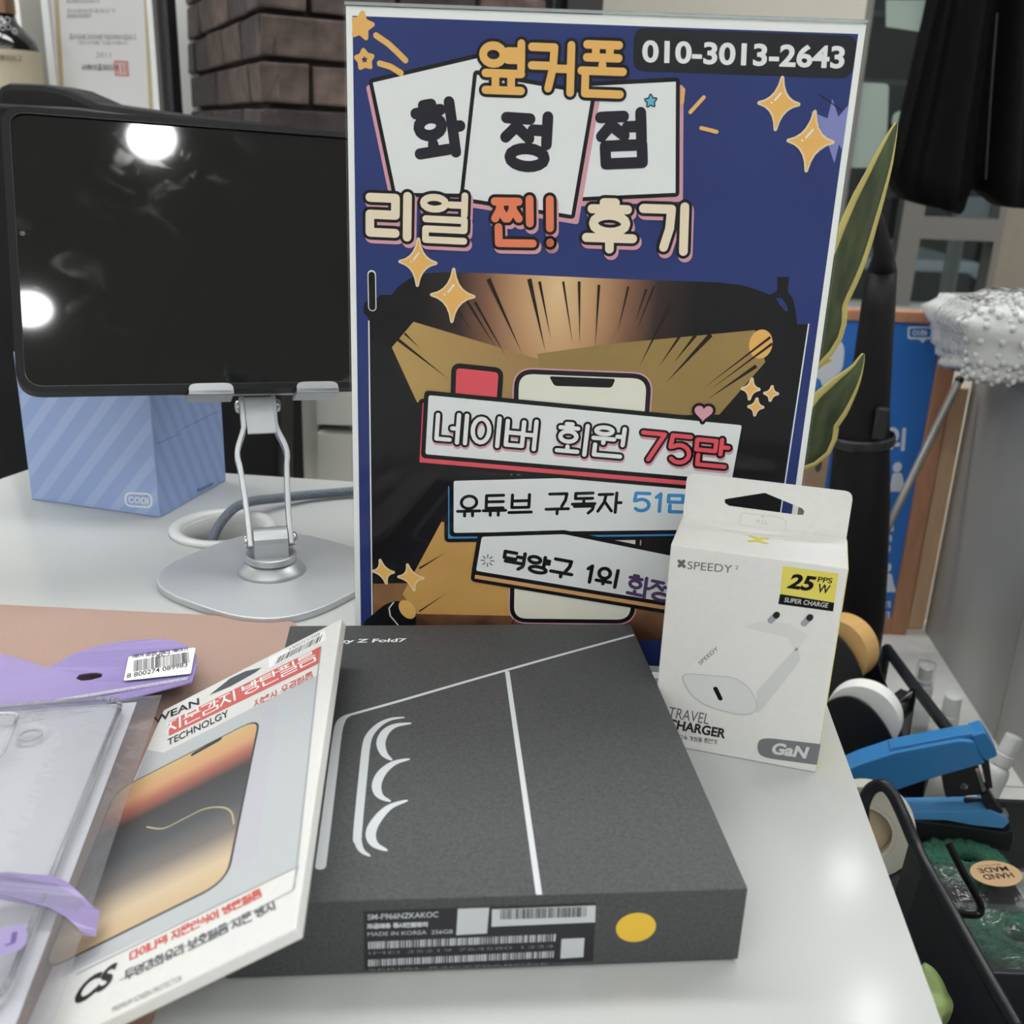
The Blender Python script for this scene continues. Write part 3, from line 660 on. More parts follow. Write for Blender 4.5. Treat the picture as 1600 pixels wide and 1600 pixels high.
# front sloping up to the back edge at the top
pr = [cp(-cw, 0, 0), cp(-cw, cdp, 0), cp(-cw, cdp, chh), cp(-cw, 0, chh)]
cb.part('carton', prism(pr, CU * cw), WHITE, bevel=.0006)
cb.part('side_print', box(.00005, .00025, .0006, cdp - .0006, .0008, chh - .001, CO, CU, CB, Z3), mat('yellow_card', (226, 212, 92), .45))
hs_ = Sheet(cb, cp(-cw, cdp, 0), CU, Z3)
tabo = rounded([(.0003, chh - .004), (cw - .0003, chh - .004), (cw - .0003, cht), (.0003, cht)], [0, 0, .004, .004])
def tb(x, y): return hs_.px(980 + x / 3.0775, 720 + y / 3.0775)
hl = [tb(*p) for p in [(468, 186), (485, 182), (662, 154), (840, 228), (852, 242), (846, 262), (820, 262), (655, 240), (490, 218), (470, 205)]]
tv, tf = fill(tabo, [hl]); nt, nh = len(tabo), len(hl)
V = [hs_.w(p, 0) for p in tv] + [hs_.w(p, 0) + CB * .0006 for p in tv]; n = len(tv)
F = list(tf) + [tuple(i + n for i in f[::-1]) for f in tf] + [(i, (i + 1) % nt, (i + 1) % nt + n, i + n) for i in range(nt)] + [(nt + i, nt + (i + 1) % nh, nt + (i + 1) % nh + n, nt + i + n) for i in range(nh)]
cb.part('hang_tab', (V, F), WHITE)
PALE = mat('pale_print', (190, 190, 184), .5)
hs_.add('tab_text', typed('PULL', tb(622, 282), tb(622, 302), tb(676, 306)) + [([tb(652, 262), tb(646, 273), tb(658, 274)], [(0, 1, 2)])] + brush([tb(538, 318), tb(545, 262), tb(560, 250), tb(740, 272), tb(764, 290), tb(762, 345)], .00012), 1, PALE)
tp = Sheet(cb, cp(-cw, 0, chh), CU, CB, .00005)
a_ = tp.px(980 + 630 / 3.0775, 720 + 380 / 3.0775)
YEL = mat('yellow_print', (214, 200, 84), .5)
tp.add('brand_mark', brush([a_ + Vector((-.0034, .003)), a_ + Vector((-.0012, .002)), a_ + Vector((.0012, -.002)), a_ + Vector((.0034, -.003))], .0011) + brush([a_ + Vector((-.0034, -.003)), a_ + Vector((-.0012, -.002)), a_ + Vector((.0012, .002)), a_ + Vector((.0034, .003))], .0011), 1, YEL)
cs = Sheet(cb, cp(-cw, 0, 0), CU, Z3, .00005)
def cf(x, y): return cs.px(980 + x / 3.0775, 720 + y / 3.0775)
GRYP = mat('grey_print', (96, 98, 100), .5); LGT = mat('light_print', (208, 208, 206), .45); MID = mat('shade_print', (188, 189, 189), .45)
cs.add('brand_lettering', typed('SPEEDY', cf(292, 482), cf(288, 520), cf(502, 540)) + brush([cf(250, 482), cf(274, 508)], .0007) + brush([cf(272, 482), cf(250, 506)], .0007) + typed('2', cf(520, 502), cf(519, 520), cf(534, 522)), 1, GRYP)
bg = cs.poly('power_badge', [cf(748, 505), cf(1016, 542), cf(996, 682), cf(736, 640)], 1, mat('badge_yellow', (220, 206, 92), .45))
cs.poly('badge_strip', [cf(735, 640), cf(996, 682), cf(990, 724), cf(726, 688)], 1, BLK, parent=bg)
cs.add('badge_text', typed('25', cf(788, 540), cf(766, 612), cf(884, 628), .04, .12) + typed('W', cf(922, 590), cf(910, 632), cf(968, 640), .02) + typed('PPS', cf(920, 556), cf(914, 582), cf(984, 590), .02), 2, BLK, bg)
cs.add('badge_text', typed('SUPER CHARGE', cf(760, 656), cf(754, 678), cf(962, 706), .01), 2, LGT, bg)
# printed picture of the plug
pic = cs.poly('plug_picture', [cf(*p) for p in [(262, 1040), (300, 990), (505, 800), (600, 790), (770, 800), (826, 900), (826, 970), (640, 1205), (560, 1225), (420, 1190), (310, 1140), (275, 1090)]], 1, mat('plug_light', (222, 222, 220), .45), .003)
cs.poly('plug_side', [cf(*p) for p in [(620, 1110), (820, 890), (832, 960), (640, 1205), (622, 1215)]], 2, mat('plug_shade', (204, 205, 205), .45), .001, parent=pic)
cs.poly('plug_collar', [cf(*p) for p in [(560, 800), (640, 770), (780, 782), (870, 838), (812, 920), (770, 850)]], 2, mat('plug_pale', (212, 212, 211), .45), .001, parent=pic)
fq = [cf(*p) for p in [(258, 1020), (520, 1040), (600, 1100), (632, 1200), (560, 1226), (380, 1178), (300, 1120)]]
cs.add('plug_face', [fill(rounded(fq, .004))], 3, mat('plug_face', (212, 213, 213), .45), pic)
cs.add('plug_face_rim', brush(rounded(fq, .004), .00022, True), 4, MID, pic)
cs.add('port', brush([cf(425, 1095), cf(448, 1142)], .0010), 4, BLK, pic)
for o_, t_ in (((690, 768), (720, 738)), ((850, 782), (880, 750))):
    cs.add('pin', brush([cf(*o_), cf(*t_)], .0013), 3, mat('pin_print', (150, 156, 162), .3), pic); cs.add('pin_tip', brush([cf(t_[0] - 4, t_[1] + 6), cf(*t_)], .0013), 4, INK, pic)
cs.add('plug_lettering', typed('SPEEDY', cf(340, 968), cf(352, 982), cf(440, 905)), 3, GRYP, pic)
cs.add('product_lettering', typed('TRAVEL', cf(205, 1182), cf(195, 1232), cf(390, 1268)), 1, GRYP)
cs.add('product_lettering', typed('CHARGER', cf(200, 1238), cf(192, 1284), cf(470, 1336), .035), 1, INK)
cs.add('product_lettering', inked(letters(cs, '고속 가정용 충전기', cf(250, 1318), cf(248, 1338), cf(430, 1362), .2, .4), .00014), 1, GRYP)
gb = cs.poly('material_badge', [cf(*p) for p in [(640, 1328), (930, 1362), (912, 1462), (640, 1425), (622, 1375)]], 1, mat('badge_grey', (112, 116, 120), .45), [.006, 0, 0, .006, .006])
cs.add('badge_text', typed('GaN', cf(700, 1352), cf(688, 1408), cf(858, 1432), .04, .1), 2, LGT, gb)

# ================================================================== screen-film pack leaning on the phone box
tl_ = math.radians(29.4)
FE = (BU * math.cos(tl_) + Z3 * math.sin(tl_)).normalized(); FN = FE.cross(BB).normalized(); FA = BO_ + BU * -bw_ + Z3 * (bh + .0006) + FN * .0044
fp_ = Sheet(None, FA, FE, BB)
p_br, p_tr = fp_.px(492, 1436), fp_.px(523, 972)
xr = (p_br.x + p_tr.x) / 2 - .0012; y0, y1 = p_br.y, p_tr.y; xl = xr - .0925
film = Thing('screen_film_pack', 'white boxed phone screen film pack leaning on the left edge of dark phone box', 'package', FA + FE * xl + BB * y0, (FE, BB, FN))
fp_.T = film
fp_.n = FN
film.part('carton', box(xl, xr, y0, y1, -.0040, 0, FA, FE, BB, FN), WHITE, bevel=.0006)
def ff(x, y): return fp_.px(x / 2.5, 960 + y / 2.5)
GREYL = mat('grey_panel_print', (186, 190, 194), .4); LILG = mat('lilac_grey_print', (186, 186, 194), .4); REDP = mat('red_print', (206, 92, 84), .45); FRA = mat('thin_grey_print', (160, 162, 166), .5)
def clip(q): return Vector((min(max(q.x, xl + .0006), xr - .0006), min(max(q.y, y0 + .0006), y1 - .0006)))
fp_.poly('grey_panel', [clip(ff(*p)) for p in [(1245, 235), (1165, 985), (240, 1420), (240, 700), (640, 540)]], 1, GREYL)
fp_.add('frame_line', brush([ff(1165, 985), ff(1145, 1078), ff(470, 1430)], .0003) + brush([ff(1165, 985), ff(300, 1405)], .0003) + brush([ff(1255, 130), ff(1240, 240), ff(1150, 1070)], .0003), 2, FRA)
fp_.poly('red_band', [clip(ff(*p)) for p in [(1255, 124), (1250, 190), (660, 475), (660, 420)]], 2, REDP)
fp_.add('band_lettering', inked(letters(fp_, '지문감지 방탄필름', ff(650, 428), ff(650, 468), ff(1236, 180), .14, .3), .00050), 3, WHT)
fp_.add('maker_lettering', typed('WEAN', ff(600, 405), ff(600, 432), ff(780, 352), .02) + typed('TECHNOLGY', ff(655, 488), ff(655, 515), ff(895, 398), .015), 3, INK)
fp_.add('small_lettering', inked(letters(fp_, '저반사 우광필름', ff(995, 338), ff(995, 362), ff(1222, 246), .16, .4), .00026), 3, REDP)
bs = fp_.poly('barcode_sticker', [clip(ff(*p)) for p in [(1050, 172), (1270, 62), (1275, 100), (1050, 212)]], 2, WHT, .001)
fp_.add('barcode', bars(ff(1088, 168), ff(1075, 196), ff(1252, 106), 26, 8) + typed('8 809273 510468', ff(1130, 134), ff(1130, 142), ff(1250, 80)), 3, INK, bs)
fp_.poly('hang_hole', [clip(ff(*p)) for p in [(818, 316), (900, 250), (960, 222), (1022, 208), (1000, 226), (900, 282)]], 2, mat('hole_dark', (74, 76, 80), .6))
pvv = [ff(1012, 408), ff(882, 1042), ff(362, 1330), ff(560, 620)]
fp_.poly('drop_panel', [ff(1030, 375), ff(1090, 345), ff(1000, 945), ff(900, 990)], 2, LILG, .003)
topv, botv = ff(1012, 408).y, ff(882, 1042).y; offy = (film.Mi @ fp_.w((0, topv), 0)).y, (film.Mi @ fp_.w((0, botv), 0)).y
WALP = ramp_mat('phone_wallpaper', [(0, (202, 176, 142)), (.12, (208, 188, 160)), (.28, (126, 120, 117)), (.45, (88, 92, 94)), (.68, (78, 75, 77)), (.78, (170, 108, 94)), (.86, (206, 158, 122)), (1, (208, 180, 130))], axis=(0, 1, 0), scale=(1 / (offy[0] - offy[1]), -offy[1] / (offy[0] - offy[1])), rough=.35)
po = rounded([ff(1012, 408), ff(882, 1042), Vector((ff(882, 1042).x - .0660, ff(882, 1042).y)), Vector((ff(1012, 408).x - .0660, ff(1012, 408).y))], .0085)
pr_ = fp_.add('phone_frame', [fill(po)] + brush(po, .0009, True), 3, mat('phone_frame_print', (62, 58, 58), .4))
fp_.add('phone_screen', [fill(po)], 4, WALP, pr_)
fp_.add('swirl', brush([q.to_2d() for q in smooth_path([(*ff(*p), 0) for p in [(575, 832), (640, 838), (720, 800), (800, 762), (870, 756), (905, 775), (915, 820)]], 5)], .00032), 5, mat('swirl_print', (190, 170, 136), .4), pr_)
fp_.add('camera_slot', brush([ff(758, 546), ff(858, 490)], .0013), 5, INK, pr_)
fp_.add('small_lettering', inked(letters(fp_, '다이나믹 지문인식이 방탄필름', ff(510, 1320), ff(510, 1352), ff(1022, 1102), .16, .4), .00034), 2, REDP)
fp_.add('small_lettering', inked(letters(fp_, '투명강화유리 보호필름 지문 방지', ff(490, 1395), ff(490, 1430), ff(1078, 1150), .16, .4), .00034), 2, GRYP)
fp_.add('small_lettering', typed('PREMIUM SCREEN PROTECTOR', ff(440, 1535), ff(440, 1556), ff(712, 1430)), 2, GRYP)
fp_.add('maker_lettering', typed('CS', ff(300, 1448), ff(275, 1542), ff(430, 1452), .04, .15), 2, INK)

# ================================================================== clear pouch with a jelly phone case
CN0 = FN; q0 = fp_.px(265 / 1, 1105); PA = fp_.w(fp_.px(265, 1105), 0) + FN * .0062; PB_ = fp_.w(fp_.px(130, 1540), 0) + FN * .0062
KV = (PA - PB_).normalized(); h0 = KV.cross(Z3).normalized(); n0 = h0.cross(KV).normalized(); ta = math.radians(2.2)
KU = (h0 * math.cos(ta) + n0 * math.sin(ta)).normalized(); KN = KU.cross(KV).normalized()
if KN.z < 0: KN = -KN
pouch = Thing('case_pouch', 'clear bag with purple header holding a transparent phone case, at lower left', 'package', PA, (KU, KV, KN))
ks = Sheet(pouch, PA, KU, KV); ks.n = KN
def kk(x, y): return ks.px(x / 2.5, 960 + y / 2.5)
KW, KB = .128, -.24                       # width to the left of the right edge, lower end
FILM = clear('pouch_film', (240, 240, 244), 0.10, .8, haze=.16, hazec=(222, 223, 228), bump=.22, bscale=40)
def sheet_grid(x0, x1, y0_, y1_, nx, ny, fz):
    V, F = [], []
    for j in range(ny + 1):
        for i in range(nx + 1):
            s, t = i / nx, j / ny; x, y = x0 + (x1 - x0) * s, y0_ + (y1_ - y0_) * t
            V.append(PA + KU * x + KV * y + KN * fz(s, t, x, y))
    F = [(j * (nx + 1) + i, j * (nx + 1) + i + 1, (j + 1) * (nx + 1) + i + 1, (j + 1) * (nx + 1) + i) for j in range(ny) for i in range(nx)]
    return V, F
rw = random.Random(4)
wr = [(rw.uniform(0, 6.28), rw.uniform(40, 190), rw.uniform(-60, 60), rw.uniform(.0002, .0008)) for _ in range(7)]
def pill(s, t, x, y):
    e = min(1, 5 * s) * min(1, 5 * (1 - s)) * min(1, 8 * t) * min(1, 6 * (1 - t))
    return .0005 + .0105 * e ** .6 + e * sum(a * math.sin(p + k * x + l * y) for p, k, l, a in wr)
pouch.part('front_film', sheet_grid(-KW, 0, KB, .001, 40, 60, pill), FILM, smooth=True)
pouch.part('white_insert', sheet_grid(-KW, -.010, KB, -.004, 6, 8, lambda s, t, x, y: .0004), mat('white_insert', (226, 227, 230), .5), smooth=True)
# purple header (bent a little) with its euro hole, crimp line and barcode sticker
hv = [kk(*p) for p in [(-60, 160), (30, 172), (110, 190), (160, 206), (185, 216), (225, 196), (300, 152), (380, 130), (450, 119), (560, 112), (640, 108), (690, 113), (735, 132), (768, 168), (770, 215), (752, 278), (560, 320), (350, 372), (180, 402), (0, 432), (-70, 442)]]
he = [kk(*p) for p in [(298, 262), (312, 246), (345, 240), (380, 236), (402, 240), (398, 252), (360, 264), (320, 270)]]
v2, f2 = fill(hv, [he]); PURH = mat('purple_header', (148, 132, 186), 0.24, noise=.05, nscale=25, bump=.5, bscale=45)
def hz(p): return .0012 + .0008 * math.sin(p.x * 90) * math.sin(p.y * 60 + 1)
nv = len(v2); nh_ = len(hv)
V = [ks.w(p, 0) + KN * hz(p) for p in v2] + [ks.w(p, 0) + KN * (hz(p) - .0006) for p in v2]
F = list(f2) + [tuple(i + nv for i in f[::-1]) for f in f2] + [(i, (i + 1) % nh_, (i + 1) % nh_ + nv, i + nv) for i in range(nh_)]
hd = pouch.part('header', (V, F), PURH)
pouch.part('crimp', join(*[tube([ks.w(kk(215 + i * 9, 362 - i * 1.55), 0) + KN * .0022, ks.w(kk(221 + i * 9, 352 - i * 1.55), 0) + KN * .0022], .0005, 5) for i in range(58)]), mat('crimped_film', (206, 202, 218), .2), hd)
ks.base = .0026
st = ks.poly('barcode_sticker', [kk(*p) for p in [(505, 184), (766, 148), (748, 252), (485, 280)]], 1, WHT, .0015, parent=hd)
ks.add('sticker_text', inked(letters(ks, '에어 쿨링 젤리 케이스', kk(522, 177), kk(520, 190), kk(738, 160), .2, .4), .00022) + typed('Z', kk(594, 180), kk(594, 190), kk(606, 188), .02) + inked(letters(ks, '폴드7', kk(612, 178), kk(610, 190), kk(665, 182), .2), .0002) + typed('8 800274 089983', kk(499, 252), kk(498, 270), kk(735, 224), .01), 2, INK, hd)
ks.add('barcode', bars(kk(526, 200), kk(524, 244), kk(745, 208), 42, 11), 2, INK, hd)
ks.add('header_text', typed('Best Creator of Mobile Phone Accessory', kk(-40, 405), kk(-40, 414), kk(348, 366)) + typed('Designed by New Morph 2022', kk(36, 413), kk(36, 421), kk(284, 384)), 1, mat('navy_print', (62, 52, 104), .4), hd)
# the frosted case inside: rounded tray with raised rim and camera bump
cz = .0016
co = rounded([(-KW + .012, KB + .05), (-.014, KB + .05), (-.014, -.008), (-KW + .012, -.008)], .012)
CASE = clear('jelly_case', (228, 229, 231), .22, 1.0, haze=.85, hazec=(222, 223, 226))
case = pouch.part('phone_case', prism([ks.w(p, 0) - KN * (.0026 - cz) for p in co], KN * .0012), CASE)
pouch.part('case_rim', join(*[tube([ks.w(co[i], 0) + KN * .003, ks.w(co[(i + 1) % len(co)], 0) + KN * .003], .0011, 6) for i in range(len(co))]), clear('case_edge', (226, 228, 230), .2, 1.2, haze=.3, hazec=(200, 202, 206)), case, smooth=True)
cm = rounded([kk(-60, 450), kk(85, 448), kk(20, 620), kk(-100, 640)], .004)
pouch.part('camera_cutout', join(*[tube([ks.w(cm[i], 0) + KN * .005, ks.w(cm[(i + 1) % len(cm)], 0) + KN * .005], .0008, 6) for i in range(len(cm))]), CASE, case, smooth=True)
hq = ks.px(50, 1166)
pouch.part('lens_hole', lathe(ks.w(hq, 0) + KN * .0002, KN, [(.0036, .002), (.0036, .003), (.005, .003), (.005, .002)], 20, True), mat('frost_grey', (178, 180, 184), .4), case)
# lower purple band, badge and blue mark printed on the film
ks.base = .0118
PURB = mat('purple_film_print', (152, 138, 184), .3)
bp = [kk(*p) for p in [(-90, 1150), (0, 1140), (120, 1116), (215, 1093), (265, 1100), (320, 1130), (392, 1164), (375, 1268), (330, 1262), (270, 1232), (205, 1215), (100, 1216), (-90, 1226)]]
def on_film(q, up=.0004): s_, t_ = min(1, max(0, (q.x + KW) / KW)), min(1, max(0, (q.y - KB) / -KB)); return PA + KU * q.x + KV * q.y + KN * (pill(s_, t_, q.x, q.y) + up)
bp = [bp[i].lerp(bp[(i + 1) % len(bp)], j / 4) for i in range(len(bp)) for j in range(4)]
bv, bf = fill(bp); pouch.part('purple_band', ([on_film(q) for q in bv], bf), PURB)
lg = ks.poly('purple_badge', [kk(*p) for p in [(-60, 1372), (115, 1336), (132, 1372), (128, 1412), (100, 1445), (-60, 1484)]], 0, PURB, .001)
ks.add('badge_text', typed('U', kk(-40, 1392), kk(-44, 1440), kk(0, 1434), .02) + typed('J', kk(48, 1376), kk(40, 1428), kk(86, 1418), .02), 1, mat('badge_ink', (92, 78, 142), .4), lg)

# ================================================================== tablet on its aluminium stand
TB, tyw, tln, trl, TH, TWd = Vector((-.2718, .5482, .1141)), .42856, .54204, -.042075, .172, .264
tu = Vector((math.cos(tyw), math.sin(tyw), 0)); tbk = Vector((-math.sin(tyw), math.cos(tyw), 0)); tv_ = Z3 * math.cos(tln) + tbk * math.sin(tln)
TU = tu * math.cos(trl) + tv_ * math.sin(trl); TV = tv_ * math.cos(trl) - tu * math.sin(trl); TN = TU.cross(TV)
if TN.dot(EYE - TB) < 0: TN = -TN
tab = Thing('tablet', 'large black tablet, screen off, on the silver stand at left', 'tablet', TB, (TU, TV, -TN))
def tp_(p, d): return TB + TU * p[0] + TV * p[1] + TN * d
def slab(out, d0, d1): return prism([tp_(p, d0) for p in out], TN * (d1 - d0))
oc = rounded([(0, 0), (TWd, 0), (TWd, TH), (0, TH)], .013, 7)
oi = rounded([(.0042, .0035), (TWd - .0042, .0035), (TWd - .0042, TH - .0035), (.0042, TH - .0035)], .010, 7)
cv = [tp_(p, d) for d in (-.0085, .0008) for p in oc] + [tp_(p, d) for d in (.0008, -.0012) for p in oi]; n = len(oc)
cf_ = [tuple(range(n))] + [(i + a * n, (i + 1) % n + a * n, (i + 1) % n + (a + 1) * n, i + (a + 1) * n) for a in range(3) for i in range(n)]
tab.part('case', (cv, cf_), mat('matte_black_case', (12, 12, 14), .55, spec=.25))
GL = mat('black_screen_glass', (10, 11, 12), 0.045, spec=.6)
nt_ = GL.node_tree; b0 = nt_.nodes['Principled BSDF']
tc_ = nt_.nodes.new('ShaderNodeTexCoord'); n1 = nt_.nodes.new('ShaderNodeTexNoise'); n1.inputs['Scale'].default_value = 42; n1.inputs['Detail'].default_value = 6; n1.inputs['Distortion'].default_value = 1.2
rp = nt_.nodes.new('ShaderNodeValToRGB'); rp.color_ramp.elements[0].position = .54; rp.color_ramp.elements[1].position = .80
rp.color_ramp.elements[0].color = (.045, .045, .045, 1); rp.color_ramp.elements[1].color = (.20, .20, .20, 1)
nt_.links.new(tc_.outputs['Object'], n1.inputs['Vector']); nt_.links.new(n1.outputs['Fac'], rp.inputs[0]); nt_.links.new(rp.outputs[0], b0.inputs['Roughness'])
scr = tab.part('screen', slab(oi, -.0030, -.0006), GL)
tab.part('bezel_line', join(*[tube([tp_(oi[i], .0004), tp_(oi[(i + 1) % len(oi)], .0004)], .00035, 5) for i in range(len(oi))]), mat('dark_metal_rim', (96, 98, 102), .3, .8), scr)
tab.part('front_camera', lathe(tp_((.0075, .094), -.0006), TN, [(.0016, 0), (.0016, .0002), (.0009, .0003), (0, .0001)], 16), mat('lens_grey', (70, 72, 76), .2), scr)
tab.part('side_key', box(.030, .052, TH - .0005, TH + .0012, -.0060, -.0020, TB, TU, TV, TN), mat('grey_key', (120, 122, 126), .35, .6))

stand = Thing('tablet_stand', 'silver aluminium folding stand with curved base plate carrying the tablet', 'stand', (-.143, .5725, .0002))
bo = []
for k in range(72):
    t = 2 * math.pi * k / 72; c_, s_ = math.cos(t), math.sin(t)
    r = .0590 * (abs(c_) ** 3.0 + abs(s_) ** 3.0) ** (-1 / 3.0); a = t + math.radians(240)
    bo.append(Vector((-.143 + r * math.cos(a), .5725 + r * math.sin(a), .0002)))
stand.part('base_plate', prism(bo, Z3 * .0042), mat('matte_silver', (196, 199, 202), .45, .55, bump=.08, bscale=1500), bevel=.0009)
hp_ = Vector((-.1435, .5735, .0044))
stand.part('base_collar', lathe(hp_, Z3, [(.0205, 0), (.0195, .002), (.0150, .0058), (.0142, .0064), (0, .0064)], 40), SILVER, smooth=True)
stand.part('swivel_ring', lathe(hp_ + Z3 * .0064, Z3, [(.0140, .0006), (.0152, .0010), (.0152, .0046), (.0140, .0050), (0, .0050)], 40), SILVER, smooth=False)
AU = Vector((math.cos(tyw - .12), math.sin(tyw - .12), 0)); AN = Vector((AU.y, -AU.x, 0))        # across the hinge, and towards the viewer
hc_ = hp_ + Z3 * .0195
top_h = tp_((.1315, -.004), -.021)
AV = (top_h - hc_); AL = AV.length; AV = AV.normalized(); AX = AU; AD = AX.cross(AV).normalized()
stand.part('hinge_block', prism([hc_ + AX * -.0098 + q for q in ( [AN * -.0075 + Z3 * -.0085] + [AN * .0075 + Z3 * -.0085] + [AN * (.0078 * math.cos(t)) + Z3 * (.0078 * math.sin(t)) for t in [i * math.pi / 8 for i in range(9)]])], AX * .0196), SILVER)
def arm(sg):
    L = AL
    prof = [(sg * .0118, -.004), (sg * .0122, .020), (sg * .0136, L * .52), (sg * .0146, L * .60), (sg * .0140, L * .68), (sg * .0098, L * .82), (sg * .0094, L * .90), (sg * .0094, L + .005)]
    P = [q.to_2d() for q in smooth_path([(a, b, 0) for a, b in prof], 4)]
    V, F = [], []
    for i, p in enumerate(P):
        d = (P[min(i + 1, len(P) - 1)] - P[max(i - 1, 0)]).normalized(); q = Vector((-d.y, d.x)) * .0015
        for s1, dd in ((1, .0048), (-1, .0048), (-1, -.0048), (1, -.0048)): V.append(hc_ + AX * (p.x + q.x * s1) + AV * (p.y + q.y * s1) + AD * dd)
    m = len(P)
    for i in range(m - 1):
        for k in range(4): F.append((i * 4 + k, i * 4 + (k + 1) % 4, i * 4 + 4 + (k + 1) % 4, i * 4 + 4 + k))
    F += [(0, 1, 2, 3), tuple(range((m - 1) * 4, m * 4))[::-1]]
    o = stand.part('arm', (V, F), SILVER, bevel=.0006)
    for q, off in ((hc_ + AX * sg * .0133, 0), (hc_ + AV * AL + AX * sg * .0109, 0)):
        stand.part('screw', lathe(q, AX * sg, [(.0042, 0), (.0042, .0008), (.0036, .0020), (.0018, .0027), (0, .0028)], 20), STEEL, o, smooth=True)
arm(-1); arm(1)
stand.part('upper_hinge', lathe(top_h + AX * -.0092, AX, [(.0046, 0), (.0046, .0184)], 24), SILVER, smooth=False)
stand.part('cradle_plate', box(-.0085, .0085, -.0195, .0040, -.0012, .0012, top_h + TN * .0052, AX, (TV * .94 + TN * -.08).normalized(), TN), SILVER, bevel=.0005)
stand.part('back_plate', prism([tp_(p, -.0125) for p in rounded([(.075, .0), (.188, .0), (.188, .095), (.075, .095)], .012)], TN * .0030), SILVER)
for ux in (.1020, .1640):
    lip = [(ux - .0135, 0), (ux - .0095, .0062), (ux + .0095, .0062), (ux + .0135, 0)]
    lip = rounded([(ux - .0125, -.0036), (ux + .0125, -.0036), (ux + .0125, .0030), (ux - .0125, .0030)], [0, 0, .0055, .0055], 6)
    o = stand.part('support_lip', prism([tp_(p, .0016) for p in lip], TN * .0022), SILVER, bevel=.0004)
    stand.part('lip_shelf', box(ux - .0125, ux + .0125, -.0036, -.0014, -.0125, .0038, TB, TU, TV, TN), SILVER, o)

# grey braided cable through the grommet
CAB = mat('grey_braided_cable', (104, 112, 124), .5, noise=.35, nscale=900, bump=.6, bscale=1200)
pth = smooth_path([(-.205, .630, -.07), (-.203, .633, -.03), (-.199, .642, -.004), (-.192, .657, .0085), (-.183, .672, .0115), (-.165, .697, .0070), (-.140, .716, .0046), (-.10, .730, .0046), (-.05, .735, .0040), (.03, .728, .0040), (.09, .715, .0040)], 6)
solo('charging_cable', tube(pth, .0033, 10), CAB, 'grey braided cable running out of the round desk hole to behind the sign', 'cable', smooth=True)

# ================================================================== light blue gift box
ga = -.255; GO = Vector((-.242, .6655, .0002)); GU = Vector((math.cos(ga), math.sin(ga), 0)); GV = Vector((-math.sin(ga), math.cos(ga), 0))
gw, gd, gh = .1035, .088, .106
gbx = Thing('gift_box', 'light blue striped cube box behind the tablet stand', 'box', GO, (GU, GV, Z3))
BLB = mat('blue_card', (152, 174, 220), .5); BLS = mat('blue_card_light', (166, 186, 226), .5); BLE = mat('blue_card_dark', (142, 164, 212), .5)
gbx.part('carton', box(-gw, 0, 0, gd, 0, gh, GO, GU, GV, Z3), BLB, bevel=.0008)
gf = Sheet(gbx, GO, GU, Z3, .00006); gs = Sheet(gbx, GO, GV, Z3, .00006)
def stripes(s, x0, x1, m, per, wd, slope):
    out = []
    k = -20
    while k < 30:
        a = x0 + k * per
        poly = [(a, 0), (a + wd, 0), (a + wd + gh * slope, gh), (a + gh * slope, gh)]
        # clip to the face left and right
        def cl(P, f, lim, keep):
            out_ = []
            for i in range(len(P)):
                p, q = P[i], P[(i + 1) % len(P)]
                ip, iq = keep(p[0] - lim), keep(q[0] - lim)
                if ip: out_.append(p)
                if ip != iq: t = (lim - p[0]) / (q[0] - p[0]); out_.append((lim, p[1] + t * (q[1] - p[1])))
            return out_
        poly = cl(poly, 0, x0 + .001, lambda d: d >= 0)
        if len(poly) > 2: poly = cl(poly, 0, x1 - .001, lambda d: d <= 0)
        if len(poly) > 2: out.append(fill([(p[0], min(max(p[1], .001), gh - .001)) for p in poly]))
        k += 1
    return s.add('stripe_print', out, 0, m)
stripes(gf, -gw, 0, BLS, .021, .0085, .85); stripes(gs, 0, gd, BLE, .0125, .0055, -.45)
gs.add('flap_crease', brush([(.004, .052), (.030, .052), (.034, .0545), (.084, .056)], .0002), 1, mat('crease', (96, 112, 150), .5))
ob = gf.px(216, 781); tl1 = gf.px(203, 775)
gf.add('logo_ring', brush(rounded([gf.px(196, 770), gf.px(237, 772), gf.px(237, 793), gf.px(196, 790)], .0045), .0006, True), 1, WHT)
gf.add('logo_lettering', typed('CODI', gf.px(201, 775.5), gf.px(200.5, 785.5), gf.px(231.5, 787.5), .02), 1, WHT)
gs.add('side_lettering', typed('Pokémon', gs.px(308, 764), gs.px(308, 770), gs.px(333, 757), .02), 1, mat('navy_small_print', (62, 74, 116), .5))

# ================================================================== behind the desk
# black padded chair
LEA = mat('black_leatherette', (17, 18, 21), .45, bump=.25, bscale=500, spec=.3)
chair = Thing('office_chair', 'black padded chair back standing behind the desk and tablet', 'chair', (-.36, 1.04, FLOOR))
cpx = [(-8, 150), (-2, 134), (12, 129), (66, 131), (100, 138), (150, 160), (260, 176), (425, 194), (436, 204), (437, 400), (437, 700), (437, 780), (-30, 780), (-20, 400)]
chair.part('backrest', prism([at(x, y, 1.0) for x, y in cpx], Vector((0, .07, 0))), LEA, bevel=.006)
chair.part('back_seam', tube([at(0, 166, .9985), at(120, 172, .9985), at(300, 196, .9985), at(432, 212, .9985)], .0022, 6), mat('seam_piping', (44, 46, 52), .4), smooth=True)
chair.part('seat', box(-.66, -.26, 1.075, 1.27, -.50, -.43), LEA, bevel=.02)
chair.part('post', lathe((-.46, 1.15, FLOOR + .03), Z3, [(.03, 0), (.03, .43)], 16), BLACKP)
